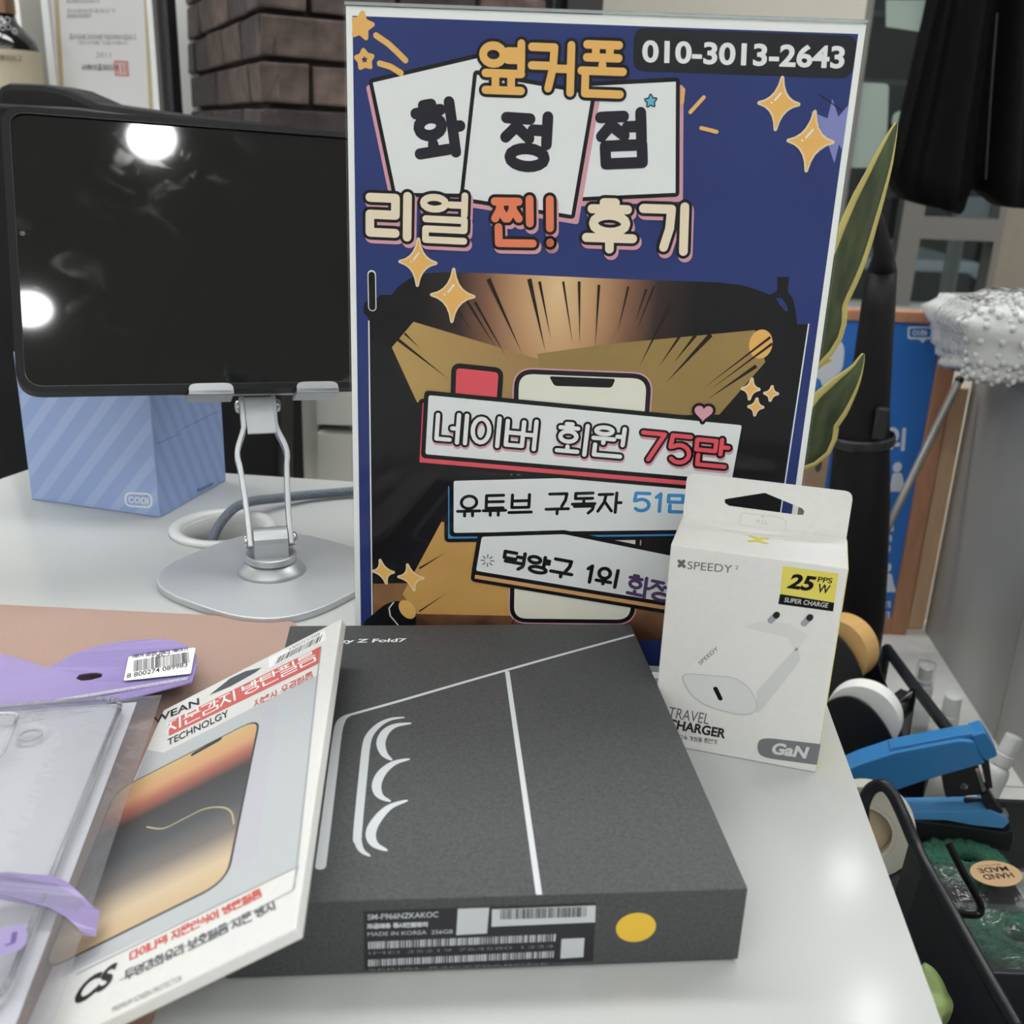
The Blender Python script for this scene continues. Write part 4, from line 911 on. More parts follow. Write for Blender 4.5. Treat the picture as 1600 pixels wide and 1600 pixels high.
for k in range(5):
    a = k * 1.2566; chair.part('leg', tube([(-.46, 1.15, FLOOR + .06), (-.46 + .18 * math.cos(a), 1.15 + .14 * math.sin(a), FLOOR + .02)], .02, 8), BLACKP)
# pale cabinet with a door seam
kc = Thing('storage_cabinet', 'pale grey cabinet with a door seam just behind the desk edge', 'cabinet', (.1, 1.2, FLOOR))
CAB1 = mat('pale_grey_laminate', (214, 213, 206), .5, noise=.02, nscale=10)
kx = at(437, 680, 1.0).x + .004; xs = at(497, 680, 1.08).x; zg = at(520, 668, 1.08).z
kc.part('side', box(kx, xs - .002, 1.09, 1.30, FLOOR, .115), CAB1)
kc.part('door', box(xs, .14, 1.075, 1.30, FLOOR, zg - .006), CAB1, bevel=.001)
kc.part('drawer', box(xs, .14, 1.075, 1.30, zg + .004, .115), CAB1, bevel=.001)
# shelf with certificate frames and a bottle
SHZ = .225
shf = Thing('wall_shelf', 'white wall shelf behind the black chair carrying frames and bottle', 'shelf', (-.9, 1.75, SHZ - .03))
shf.part('board', box(-1.7, -.55, 1.55, 1.90, SHZ - .03, SHZ), WALLW, bevel=.002)
shf.part('bracket', prism([(-1.2, 1.90, SHZ - .03), (-1.2, 1.60, SHZ - .03), (-1.2, 1.90, SHZ - .22)], X3 * .02), WALLW)
shf.part('bracket', prism([(-.7, 1.90, SHZ - .03), (-.7, 1.60, SHZ - .03), (-.7, 1.90, SHZ - .22)], X3 * .02), WALLW)
fx0, fx1 = at(76, 100, 1.66).x, at(246, 100, 1.66).x
cert = Thing('certificate_frame', 'white framed certificate with thin gold border and a red seal', 'picture frame', (fx0, 1.66, SHZ + .0005))
FW = mat('white_frame', (232, 234, 236), .35); fz1 = .72
def fb(x0, x1, z0, z1, d0=1.655, d1=1.675): return box(x0, x1, d0, d1, z0, z1)
z0_ = SHZ + .0005
cert.part('frame_side', fb(fx0, fx0 + .010, z0_, fz1), FW); cert.part('frame_side', fb(fx1 - .008, fx1, z0_, fz1), FW)
cert.part('frame_rail', fb(fx0 + .010, fx1 - .008, z0_, z0_ + .010), FW); cert.part('frame_rail', fb(fx0 + .010, fx1 - .008, fz1 - .01, fz1), FW)
cert.part('paper', fb(fx0 + .009, fx1 - .007, z0_ + .009, fz1 - .009, 1.664, 1.668), mat('certificate_paper', (236, 236, 238), .5))
cert.part('glass', fb(fx0 + .009, fx1 - .007, z0_ + .009, fz1 - .009, 1.659, 1.6605), clear('frame_glass', (250, 250, 250), .02, .8))
ce = Sheet(cert, Vector((fx0, 1.664, z0_)), X3, Z3, .0001)
GOLDL = mat('gold_border_print', (196, 180, 140), .5); FAINT = mat('faint_print', (150, 150, 154), .5)
w_ = fx1 - fx0
ce.add('border_line', brush([ce.px(87, -20), ce.px(97, 150)], .0035) , 1, GOLDL); ce.add('border_line', brush([ce.px(227, -20), ce.px(236, 168)], .0030), 1, GOLDL)
for (x0, x1, yy) in ((104, 155, 3), (105, 180, 18), (105, 142, 26)): ce.add('text_line', inked(letters(ce, '위사하는자유우이기', ce.px(x0, yy - 4), ce.px(x0, yy + 2), ce.px(x1, yy + 2), .2), .0004), 1, FAINT)
ce.add('text_line', inked(letters(ce, '표이유하구이저하기유자하이표위구', ce.px(108, 54), ce.px(109, 61), ce.px(213, 62), .15), .0005), 1, FAINT)
ce.add('text_line', inked(letters(ce, '구이저하기유자하이', ce.px(122, 64), ce.px(122, 69), ce.px(200, 70), .15), .0004), 1, FAINT)
ce.add('text_line', typed('2011', ce.px(150, 82), ce.px(150, 90), ce.px(173, 90)), 1, FAINT)
ce.add('signature_line', inked(letters(ce, '사하이표위이자', ce.px(128, 101), ce.px(128, 109), ce.px(184, 110), .15), .0007), 1, mat('grey_ink', (96, 96, 100), .5))
sq = ce.px(190, 107); s_ = .0092
ce.add('red_seal', brush([sq + Vector((-s_, -s_)), sq + Vector((s_, -s_)), sq + Vector((s_, s_)), sq + Vector((-s_, s_))], .0014, True) + brush([sq + Vector((-s_ * .5, s_ * .6)), sq + Vector((-s_ * .5, -s_ * .6))], .0016) + brush([sq + Vector((s_ * .1, s_ * .6)), sq + Vector((s_ * .1, -s_ * .6))], .0016) + brush([sq + Vector((s_ * .6, s_ * .6)), sq + Vector((s_ * .6, -s_ * .6))], .0014), 2, mat('seal_red', (208, 120, 122), .5))
gx0, gx1 = at(249, 120, 1.70).x, at(277, 120, 1.70).x
dkf = Thing('picture_frame', 'dark edged frame with grey mount standing behind the white certificate frame', 'picture frame', (gx0, 1.70, z0_))
dkf.part('mount', box(gx0 - .2, gx1 - .012, 1.695, 1.705, z0_ + .002, .71), mat('grey_mount', (150, 148, 142), .5))
dkf.part('edge', box(gx1 - .0118, gx1, 1.675, 1.72, z0_, .72), mat('charcoal_edge', (58, 60, 66), .4), bevel=.004)
bt = Vector((at(6, 60, 1.60).x, 1.60, z0_))
bot = Thing('bottle', 'dark spirits bottle with cream label and copper cap at left edge', 'bottle', bt)
bzs = at(10, 78, 1.60).z - bt.z; bzn = at(10, 42, 1.60).z - bt.z; bzc = at(10, 22, 1.60).z - bt.z
bot.part('body', lathe(bt, Z3, [(.040, 0), (.046, .004), (.046, bzs), (.043, bzs + .012), (.030, bzn - .006), (.020, bzn + .006), (.0175, bzc)], 40), mat('dark_bottle_glass', (22, 20, 22), .08, coat=.5), smooth=True)
bot.part('label', lathe(bt, Z3, [(.0464, .012), (.0466, .012), (.0466, bzs - .001), (.0464, bzs - .001)], 40, True), mat('cream_label', (196, 184, 160), .6))
bot.part('cap', lathe(bt + Z3 * (bzc + .0002), Z3, [(.0195, 0), (.0195, .026), (.0185, .028)], 32), mat('copper_cap', (150, 116, 92), .35, .5))
bs_ = Sheet(bot, bt + Vector((0, -.0468, 0)), X3, Z3)
bot.part('embossed_lettering', join(*[tube([p + Vector((math.cos(t), 0, math.sin(t))) * .0035 for t in [i * math.pi / 5 for i in range(11)]], .0008, 5) for p in [at(x, y, 1.60 - d) for x, y, d in ((2, 30, .022), (12, 31, .021), (4, 43, .030), (13, 42, .028), (23, 49, .030))]]), mat('pale_emboss', (170, 172, 176), .3), smooth=True, kind='stuff')
bs_.add('label_lettering', inked(letters(bs_, '하이저구', bs_.px(0, 86), bs_.px(0, 94), bs_.px(34, 96), .2), .0008), 2, mat('label_brown', (120, 106, 88), .6))

# ================================================================== lower counter on the right
CZ = -.30
GC_ = mat('grey_stone_counter', (224, 224, 220), .35, noise=.05, nscale=60)
ctr = Thing('side_counter', 'grey lower counter right of the white desk', 'counter', (.35, .6, FLOOR))
ys = onz(1560, 1228, CZ).y
ctr.part('top_panel', box(.145, .58, -.2, ys - .001, CZ - .03, CZ), GC_, bevel=.0008)
ctr.part('top_panel', box(.145, .58, ys + .001, 1.20, CZ - .03, CZ), GC_, bevel=.0008)
ctr.part('carcass', box(.15, .57, -.19, 1.195, FLOOR, CZ - .0301), mat('grey_carcass', (98, 98, 96), .5))
# grey cabinet standing at the right
Pf, Pn = onz(1444, 985, CZ), onz(1600, 1228, CZ); fd = (Pn - Pf).normalized(); fn_ = Vector((-fd.y, fd.x, 0));  fn_ = fn_ if fn_.x > 0 else -fn_
gcb = Thing('grey_cabinet', 'tall grey panelled cabinet at right with the bubble wrap on top', 'cabinet', (Pf.x, Pf.y, CZ + .0005))
GPAN = mat('grey_panel', (160, 160, 156), .42, noise=.03, nscale=14)
def fcp(x, y):                                   # photo pixel on the cabinet's face
    d = ray((x, y)); n = Vector((fd.y, -fd.x, 0)); t = (Pf - EYE).dot(n) / d.dot(n); return (EYE + d * t - Pf).dot(fd)
sm = fcp(1572, 1060); ZT = .034
gcb.part('side_panel', box(.0, sm - .0015, 0, .012, CZ + .0005, ZT, Vector((Pf.x, Pf.y, 0)), fd, fn_), GPAN, bevel=.0008)
gcb.part('seam_strip', box(sm - .0014, sm + .0050, -.0006, .012, CZ + .0005, ZT, Vector((Pf.x, Pf.y, 0)), fd, fn_), mat('light_edge_strip', (158, 157, 152), .4))
gcb.part('side_panel', box(sm + .0052, .95, 0, .012, CZ + .0005, ZT, Vector((Pf.x, Pf.y, 0)), fd, fn_), GPAN, bevel=.0008)
gcb.part('carcass', box(.001, .949, .0122, .055, CZ + .0005, ZT - .0002, Vector((Pf.x, Pf.y, 0)), fd, fn_), GPAN)
gcb.part('top', box(-.002, .952, -.002, .30, ZT, ZT + .012, Vector((Pf.x, Pf.y, 0)), fd, fn_), mat('cabinet_top', (150, 149, 145), .35), bevel=.001)
gcb.part('back_panel', box(.02, .949, .14, .30, FLOOR, ZT - .0002, Vector((Pf.x, Pf.y, 0)), fd, fn_), GPAN)
# bubble wrap bundle
BWM = clear('bubble_film', (232, 233, 233), .14, 1.6, haze=.93, hazec=(204, 205, 205), bump=.3, bscale=110)
wz_ = ZT + .0125; bx0, bx1 = at(1482, 520, 1.05).x, .78
btop = at(1545, 462, 1.05).z
wrap = Thing('bubble_wrap', 'crumpled bundle of clear bubble wrap on top of the grey cabinet', 'bubble wrap', ((bx0 + bx1) / 2, 1.05, wz_))
def lump(u_, v_):
    th, ph_ = 2 * math.pi * u_, math.pi * (v_ - .5)
    def sg(t, e): return math.copysign(abs(t) ** e, t)
    x = sg(math.cos(th), .45) * sg(math.cos(ph_), .4); y = sg(math.sin(th), .45) * sg(math.cos(ph_), .4); z = sg(math.sin(ph_), .5)
    q = Vector((x, y, z)); k = 1 + .05 * math.sin(7 * x + 5 * z) + .05 * math.sin(9 * y - 6 * x + 2) + .03 * math.sin(17 * z + 11 * x)
    return Vector(((bx0 + bx1) / 2 + q.x * (bx1 - bx0) / 2 * k, 1.05 + q.y * .075 * k, wz_ + (btop - wz_) * (.5 + .5 * max(-.97, min(1.25, q.z * k))) * (1 + .28 * max(0, x) - .1 * x)))
nu, nv_ = 64, 28
V = [lump(i / nu, j / nv_) for j in range(nv_ + 1) for i in range(nu)]
F = [(j * nu + i, j * nu + (i + 1) % nu, (j + 1) * nu + (i + 1) % nu, (j + 1) * nu + i) for j in range(nv_) for i in range(nu)]
wrap.part('film', (V, F), BWM, smooth=True)
bb_ = []
for j in range(5, nv_ - 2, 1):
    for i in range(nu // 2 + 1, nu):
        if (i + j) % 2: continue
        p = V[j * nu + i]; bb_.append(sphere(p, .0036, 7, 5, (1, .6, 1)))
wrap.part('bubbles', join(*bb_), BWM, smooth=True, kind='stuff')
wrap.part('inner_roll', lathe((bx0 + .06, 1.06, wz_ + .034), X3, [(.026, 0), (.026, bx1 - bx0 - .12)], 20), mat('inner_wrap', (160, 160, 158), .6), smooth=False)
# blue wooden-framed boards
def framed_board(name, label, xr_, xl_, Yb, ztop, m_wood, m_face):
    t = Thing(name, label, 'board', (xr_, Yb, CZ + .0003)); f = .020; z0 = CZ + .0003
    t.part('frame_side', box(xr_ - f, xr_, Yb, Yb + .016, z0, ztop), m_wood, bevel=.0015); t.part('frame_side', box(xl_, xl_ + f, Yb, Yb + .016, z0, ztop), m_wood, bevel=.0015)
    t.part('frame_rail', box(xl_ + f, xr_ - f, Yb, Yb + .016, z0, z0 + f), m_wood, bevel=.0015); t.part('frame_rail', box(xl_ + f, xr_ - f, Yb, Yb + .016, ztop - f * .62, ztop), m_wood, bevel=.0015)
    t.part('panel', box(xl_ + f * .9, xr_ - f * .9, Yb + .005, Yb + .011, z0 + f * .9, ztop - f * .55), m_face); return t
WD = mat('brown_wood', (178, 128, 98), .55, noise=.12, nscale=30, stretch=(4, 4, .6)); WD2 = mat('light_wood', (212, 178, 142), .55, noise=.1, nscale=30, stretch=(4, 4, .6))
BLUE = mat('board_blue', (40, 112, 198), .45)
xr1 = at(1416, 990, 1.15).x
b1 = framed_board('framed_board', 'blue printed board in brown wooden frame behind the plant', xr1, .16, 1.15, at(1470, 489, 1.15).z, WD, BLUE)
xr2 = at(1443, 984, 1.168).x
b2 = framed_board('framed_board', 'second light wooden frame standing behind the blue board', xr2, .19, 1.168, at(1490, 606, 1.168).z, WD2, mat('board_back', (120, 96, 76), .6))
bsx = Sheet(b1, Vector((.16, 1.155, CZ)), X3, Z3, .0001); BWH = mat('board_white', (214, 222, 234), .5)
bub = bsx.pxs([(1272, 534), (1290, 528), (1314, 531), (1320, 545), (1316, 580), (1300, 592), (1296, 606), (1284, 604), (1282, 592), (1270, 590)])
bsx.poly('speech_bubble', bub, 1, BWH, .008)
bsx.poly('bolt', bsx.pxs([(1302, 552), (1281, 560), (1290, 563), (1279, 576), (1301, 563), (1292, 560)]), 2, mat('bolt_yellow', (206, 172, 70), .5))
lgq = bsx.pxs([(1418, 510), (1457, 510), (1457, 530), (1446, 530), (1442, 537), (1436, 530), (1418, 530)])
bsx.poly('small_bubble', lgq, 1, BWH, .003)
bsx.poly('small_bubble_inner', bsx.pxs([(1421, 513), (1454, 513), (1454, 527), (1421, 527)]), 2, BLUE, .003); bsx.add('bubble_text', inked(letters(bsx, '이하', bsx.px(1426, 516), bsx.px(1426, 524), bsx.px(1449, 524)), .0006), 3, BWH)
bsx.add('board_lettering', inked(letters(bsx, '위', bsx.px(1384, 670), bsx.px(1382, 700), bsx.px(1413, 701)), .0022), 1, BWH)
bsx.add('board_lettering', inked(letters(bsx, '니다', bsx.px(1276, 634), bsx.px(1274, 652), bsx.px(1338, 652)), .0018), 1, BWH)
for (cx2, cy2, s2) in ((1402, 748, 1.0), (1386, 905, 1.0)):
    hd_ = bsx.px(cx2, cy2 - 18 * s2)
    bsx.poly('person_icon', ellipse(hd_, .0052, .0062), 1, BWH)
    bsx.poly('person_icon_body', bsx.pxs([(cx2 - 7, cy2 - 9), (cx2 + 7, cy2 - 9), (cx2 + 11, cy2 + 10), (cx2 + 16, cy2 + 20), (cx2 - 18, cy2 + 20), (cx2 - 11, cy2 + 10)]), 1, BWH, .003)
for yy, x0, x1 in ((826, 1380, 1396), (842, 1376, 1393), (858, 1374, 1391), (945, 1346, 1391), (961, 1344, 1390)):
    bsx.add('board_text', inked(letters(bsx, '고가이우' if x1 - x0 < 30 else '위거지 이해하기', bsx.px(x0, yy - 5), bsx.px(x0, yy + 4), bsx.px(x1, yy + 4), .2), .0007), 1, BWH)
kb = at(1298, 700, 1.06)
krb = Thing('cardboard_box', 'brown cardboard carton with dark mark beside the blue board', 'box', (kb.x - .06, 1.06, CZ + .0003))
krb.part('carton', box(kb.x - .075, kb.x, 1.06, 1.12, CZ + .0003, kb.z), mat('kraft_card', (176, 146, 120), .7, noise=.05, nscale=40), bevel=.001)
ksx = Sheet(krb, Vector((kb.x - .075, 1.06, CZ)), X3, Z3, .0001); ksx.poly('printed_mark', ellipse(ksx.px(1279, 727), .0035, .0078), 1, mat('mark_grey', (82, 76, 74), .6))
# tall black appliance and grey rod
apx = [(1363, 318, .0045, .93), (1372, 350, .006, .93), (1380, 395, .0085, .93), (1378, 425, .013, .94), (1372, 480, .015, .94), (1364, 560, .017, .94), (1354, 640, .021, .95), (1346, 700, .026, .95), (1342, 780, .029, .95), (1338, 880, .030, .95), (1334, 960, .030, .95)]
P_ = [at(x, y, Y) for x, y, r, Y in apx]; P_.append(Vector((P_[-1].x, .95, CZ + .0005)))
appl = Thing('upright_appliance', 'tall black appliance with thin bent neck standing before the blue board', 'appliance', P_[-1])
appl.part('neck', tube(P_[:4], [a[2] for a in apx[:4]], 14), mat('satin_black_plastic', (11, 11, 13), .55, spec=.3), smooth=True)
appl.part('body', tube(P_[3:], [a[2] for a in apx[3:]] + [.034], 20), mat('satin_black_plastic', (11, 11, 13), .55, spec=.3), smooth=True)
appl.part('collar_ring', lathe(P_[7] + Z3 * .004, P_[7] - P_[8], [(.0285, 0), (.0300, .002), (.0300, .008), (.0285, .010)], 24, True), mat('dark_grey_ring', (30, 31, 34), .4))
appl.part('latch', box(-.006, .006, -.034, -.028, 0, .03, P_[6] + Vector((.004, 0, -.02))), mat('dark_grey_ring', (30, 31, 34), .4), bevel=.002)
ra, rb = at(1499, 594, 1.135), at(1388, 822, 1.10); rd = (rb - ra); rc = ra + rd * ((CZ + .004 - ra.z) / rd.z)
rod = Thing('grey_rod', 'thin grey rod leaning diagonally against the grey cabinet', 'rod', rc)
rod.part('tube', tube([rc, ra], .0046, 12), mat('grey_tube', (136, 134, 130), .4, .3), smooth=True)
rod.part('end_cap', sphere(ra, .0052, 12, 8), BLACKP, smooth=True)

# snake plant behind the sign
pp = Vector((.075, .600, .0003))
plant = Thing('snake_plant', 'potted snake plant with yellow-edged leaves rising behind the sign', 'plant', pp)
plant.part('pot', lathe(pp, Z3, [(.034, 0), (.044, .075), (.046, .075), (.046, .082), (.040, .082), (.038, .070), (0, .068)], 32), mat('white_pot', (200, 198, 192), .35), smooth=False)
LG = mat('leaf_green', (62, 74, 44), .42, noise=.55, nscale=110, stretch=(1, 1, .25)); LY = mat('leaf_yellow', (196, 182, 108), .45, noise=.08, nscale=60)
def leaf(px, ws, twist):
    C_ = [q for q in smooth_path([pp + Vector((.005, 0, .066))] + [at(x, y, Y) for x, y, Y in px], 6)]
    n = len(C_); Wd = []
    for i in range(n):
        s = i / (n - 1) * (len(ws) - 1); k = min(int(s), len(ws) - 2); Wd.append(ws[k] + (ws[k + 1] - ws[k]) * (s - k))
    def band(a, b, lift, th=.0012):
        V, F = [], []
        for i, p in enumerate(C_):
            t = (C_[min(i + 1, n - 1)] - C_[max(i - 1, 0)]).normalized(); tw = twist * i / n
            sd = t.cross(Y3).normalized(); sd = (sd * math.cos(tw) + t.cross(sd) * math.sin(tw)).normalized(); nn = sd.cross(t)
            for q in (a, (a + b) / 2, b):
                V.append(p + sd * q * Wd[i] + nn * (abs(q) * Wd[i] * .35 + lift))
            for q in (b, (a + b) / 2, a):
                V.append(p + sd * q * Wd[i] + nn * (abs(q) * Wd[i] * .35 + lift + th))
        for i in range(n - 1):
            for k in range(6): F.append((i * 6 + k, i * 6 + (k + 1) % 6, i * 6 + 6 + (k + 1) % 6, i * 6 + 6 + k))
        F += [tuple(range(6)), tuple(range((n - 1) * 6, n * 6))]
        return V, F
    o = plant.part('leaf', band(-.70, .70, 0), LG, smooth=True)
    plant.part('leaf_margin', band(-1, -.69, 0), LY, o, smooth=True); plant.part('leaf_margin', band(.69, 1, 0), LY, o, smooth=True)
leaf([(1262, 560, .60), (1298, 470, .60), (1328, 405, .60), (1355, 330, .60), (1380, 262, .60), (1402, 192, .60)], [.006, .011, .0125, .0125, .0115, .0095, .0062, .0006], .25)
leaf([(1250, 715, .62), (1285, 660, .62), (1318, 615, .62), (1340, 580, .62), (1350, 553, .62)], [.006, .010, .014, .0135, .009, .004, .0006], .3)
leaf([(1100, 560, .64), (1120, 420, .66)], [.006, .012, .012, .0006], .2)

# ================================================================== tape dispensers, stapler, organizer tray
fwd = Vector((.72, -.69, 0)).normalized(); axs = Vector((.69, .72, 0)).normalized()
DZ = CZ + .0092
tray = Thing('organizer_tray', 'black plastic desk organizer tray with looped rim right of the white desk', 'tray', (.30, .62, CZ + .0004))
TRM = mat('tray_black', (26, 28, 33), .4, bump=.1, bscale=700)
tray.part('tray_floor', box(.170, .415, .36, .90, CZ + .0004, CZ + .008), TRM, bevel=.001)
rl = [onz(1424, 1066, -.205), onz(1490, 1152, -.205)]
tray.part('side_rail', tube([rl[0] + Vector((-.004, .06, .004)), rl[0], rl[1], rl[1] + Vector((.0, -.03, -.004))], .0052, 10), TRM, smooth=True)
for p in (rl[0] + Vector((-.004, .06, .004)), rl[1] + Vector((0, -.03, -.004))): tray.part('rail_post', tube([p, Vector((p.x, p.y, CZ + .006))], .0050, 8), TRM)
rim = smooth_path([at(1349, 1290, .60), at(1349, 1258, .60), at(1360, 1234, .60), at(1378, 1227, .595), at(1394, 1240, .59), at(1410, 1272, .58), at(1428, 1315, .57), at(1448, 1358, .55), at(1490, 1432, .52), at(1545, 1530, .48), at(1592, 1612, .45)], 6)
tray.part('looped_rim', tube(rim, .0032, 10, 1.4), TRM, smooth=True)
lw = [at(1428, 1315, .57), at(1448, 1358, .55), at(1490, 1432, .52), at(1545, 1530, .48), at(1592, 1612, .45)]
V = []
for p in lw: V += [p, Vector((p.x - .010, p.y - .004, CZ + .008)), Vector((p.x - .013, p.y - .004, CZ + .008)), p + Vector((-.003, 0, 0))]
F = [(i * 4 + k, i * 4 + (k + 1) % 4, i * 4 + 4 + (k + 1) % 4, i * 4 + 4 + k) for i in range(4) for k in range(4)] + [(0, 1, 2, 3), (16, 17, 18, 19)]
tray.part('side_wall', (V, F), TRM)
bwz = at(1560, 1252, .70)
tray.part('back_wall', box(at(1498, 1300, .70).x, .468, .700, .704, CZ + .008, bwz.z), TRM, bevel=.0008)
fwz = at(1560, 1513, .50)
tray.part('divider', box(at(1530, 1513, .50).x - .004, .44, .496, .500, CZ + .008, fwz.z), TRM, bevel=.0008)
def dispenser(label, c, R, wd, blade, fwd=fwd, axs=axs):
    t = Thing('tape_dispenser', label, 'tape dispenser', Vector((c.x, c.y, DZ)), (fwd, axs, Z3))
    h = c.z - DZ
    prof = [(-1.15 * R, -h), (-1.2 * R, -.3 * R), (-.95 * R, .35 * R), (-.4 * R, .72 * R), (.15 * R, .60 * R), (.75 * R, .05 * R), (1.15 * R, -.75 * R), (1.5 * R, -1.25 * R), (blade - .25 * R, -1.1 * R), (blade, -.62 * R), (blade + .12 * R, -.66 * R), (blade + .25 * R, -h)]
    for sgn in (-1, 1):
        t.part('side_plate', prism([c + fwd * a + Z3 * b + axs * (sgn * (wd / 2 + .004) - .0015) for a, b in rounded(prof, [0] + [.5 * R] * 7 + [.1 * R] * 3 + [0], 4)], axs * .003), BLACKP, bevel=.0008)
    t.part('base_block', box(-1.1 * R, blade + .15 * R, -wd / 2 - .0024, wd / 2 + .0024, -h, -1.35 * R, c, fwd, axs), BLACKP)
    o = t.part('blade_holder', box(blade - .3 * R, blade + .05 * R, -wd / 2 - .0024, wd / 2 + .0024, -1.35 * R, -.8 * R, c, fwd, axs), BLACKP)
    nt2 = 16; bl_ = [(-wd / 2, -.006)] + [(-wd / 2 + wd * i / (2 * nt2), .001 if i % 2 else 0) for i in range(2 * nt2 + 1)] + [(wd / 2, -.006)]
    t.part('blade', prism([c + fwd * (blade + .06 * R) + axs * a + Z3 * (-.72 * R + b) for a, b in bl_], fwd * .0006), STEEL, o)
    t.part('hub', lathe(c - axs * (wd / 2 + .0024), axs, [(.28 * R, 0), (.28 * R, wd + .0048)], 24), mat('grey_hub', (96, 98, 100), .4))
    return t
def tape(label, c, R, inner, wd, m, ax, cat='tape roll', name='tape_roll'):
    t = Thing(name, label, cat, c)
    t.part('winding', lathe(c - ax * wd / 2, ax, [(inner * 1.06, 0), (R * .985, 0), (R, .0006), (R, wd - .0006), (R * .985, wd), (inner * 1.06, wd)], 48, True), m, smooth=False)
    t.part('core', lathe(c - ax * wd / 2, ax, [(inner * .9, .0002), (inner * 1.055, .0002), (inner * 1.055, wd - .0002), (inner * .9, wd - .0002)], 40, True), mat('tape_core', (206, 200, 186), .5)); return t
TAN = mat('tan_tape', (206, 164, 104), .35, noise=.06, nscale=60, stretch=(.4, .4, 8)); WT = mat('white_tape', (232, 232, 228), .5, noise=.015); CRT = mat('cream_tape', (206, 204, 190), .5, noise=.02)
c1 = at(1316, 1012, .84); dispenser('black tape dispenser holding the tan roll, behind the white-tape dispenser', c1, .031, .024, .062)
tape('tan packing tape roll in the rear black dispenser', c1, .030, .014, .022, TAN, axs)
f2, a2 = Vector((.86, -.51, 0)).normalized(), Vector((.51, .86, 0)).normalized(); c2_ = at(1350, 1118, .775); dispenser('black tape dispenser holding the white roll, next to the stapler', c2_, .0315, .018, .054, f2, a2)
t2 = tape('white tape roll in the front black dispenser', c2_, .0308, .014, .016, WT, a2)
axs = a2; sA = c2_ + f2 * .026 - Z3 * .0165; sB = c2_ + f2 * .0535 - Z3 * .0200
t2.part('loose_strip', prism([sA - axs * .0078, sA + axs * .0078, sB + axs * .0078, sB - axs * .0078], Z3 * .0003), clear('matte_tape', (236, 236, 234), .3, 1, haze=.45), label='pulled end of the tape')
big = at(1352, 1294, .615); bax = Vector((-.30, -.93, .20)).normalized()
bt_ = tape('large cream tape roll half hidden under the desk edge', big, .0335, .0195, .016, CRT, bax); bt_.part('core_plug', lathe(big - bax * .006, bax, [(.0172, 0), (.0172, .006)], 32), mat('tan_core_plug', (196, 176, 146), .6))
tray.part('roll_peg', tube([(big.x, big.y, CZ + .006), (big.x, big.y, big.z - .0348)], .008, 12), TRM, smooth=True)
rc_ = at(1442, 1238, .765); tape('cream paper roll lying behind the stapler arm', Vector((rc_.x - .008, rc_.y, CZ + .0085 + .0245)) + Z3 * (rc_.z - (CZ + .0085 + .0245)), .0235, .008, .040, CRT, Vector((.98, .2, 0)).normalized(), 'paper roll', 'paper_roll')
# stapler, drawn in the upright plane through hinge and nose
zs = -.243; H_, N_ = onz(1338, 1268, zs), onz(1578, 1304, zs); sd = (N_ - H_).normalized(); sn = Vector((sd.y, -sd.x, 0)); sn = sn if sn.y < 0 else -sn
stp = Thing('stapler', 'blue stapler with open jaw and black base beside the tape dispensers', 'stapler', (H_ + N_) / 2)
class _T: pass
ss = Sheet(stp, H_, sd, Z3); ss.n = sn
def sp_(pts, off, th, r=.0): 
    q = rounded(ss.pxs(pts), r) if r else ss.pxs(pts)
    return prism([ss.w(p, 0) + sn * off for p in q], sn * -th)
SBL = mat('stapler_blue', (52, 122, 180), .32); SBL2 = mat('stapler_blue_light', (84, 150, 206), .35); SBK = mat('stapler_black', (28, 29, 31), .4)
up = stp.part('upper_arm', sp_([(1318, 1206), (1345, 1194), (1400, 1176), (1500, 1157), (1523, 1159), (1532, 1182), (1540, 1193), (1480, 1210), (1440, 1222), (1404, 1234), (1330, 1268)], 0, .022, .0022), SBL, bevel=.0014)
stp.part('grip_ridge', sp_([(1392, 1176), (1400, 1172), (1500, 1153), (1524, 1150), (1525, 1158), (1500, 1160), (1400, 1181), (1393, 1183)], -.004, .014, .001), SBL, up, bevel=.0010)
stp.part('nose_cap', sp_([(1519, 1152), (1540, 1146), (1557, 1172), (1560, 1184), (1541, 1192), (1532, 1182)], -.002, .019, .002), SBL, up, bevel=.0012)
stp.part('magazine', sp_([(1474, 1212), (1528, 1200), (1538, 1236), (1534, 1248), (1480, 1252)], -.005, .012), SBK, bevel=.0006)
stp.part('rivet', lathe(ss.w(ss.px(1508, 1234), 0) + sn * -.0048, sn, [(.0030, 0), (.0030, .0006), (.0015, .0010), (0, .0010)], 16), STEEL)
stp.part('staple_guide', sp_([(1525, 1206), (1532, 1204), (1543, 1240), (1537, 1244)], -.004, .013), STEEL, bevel=.0003)
stp.part('plunger', sp_([(1536, 1196), (1548, 1194), (1554, 1238), (1546, 1240)], -.006, .010), SBK, bevel=.0004)
stp.part('base', sp_([(1405, 1270), (1548, 1268), (1572, 1278), (1578, 1286), (1568, 1296), (1520, 1291), (1478, 1283), (1405, 1282)], -.001, .020, .001), SBL2, bevel=.0008)
stp.part('anvil', box(-.012, .010, -.007, .007, 0, .0028, ss.w(ss.px(1556, 1280), 0) + sn * -.011, sd, sn), STEEL, bevel=.0006)
stp.part('anvil_grip', prism([ss.w(p, 0) + sn * -.003 for p in ss.pxs([(1534, 1248), (1546, 1240), (1562, 1266), (1570, 1272), (1560, 1280), (1545, 1275)])], sn * -.014), SBK, bevel=.001)
stp.part('foot', sp_([(1352, 1270), (1360, 1266), (1420, 1281), (1478, 1287), (1568, 1300), (1583, 1296), (1584, 1316), (1578, 1330), (1440, 1310), (1356, 1290)], .001, .024, .001), SBK, bevel=.0012)
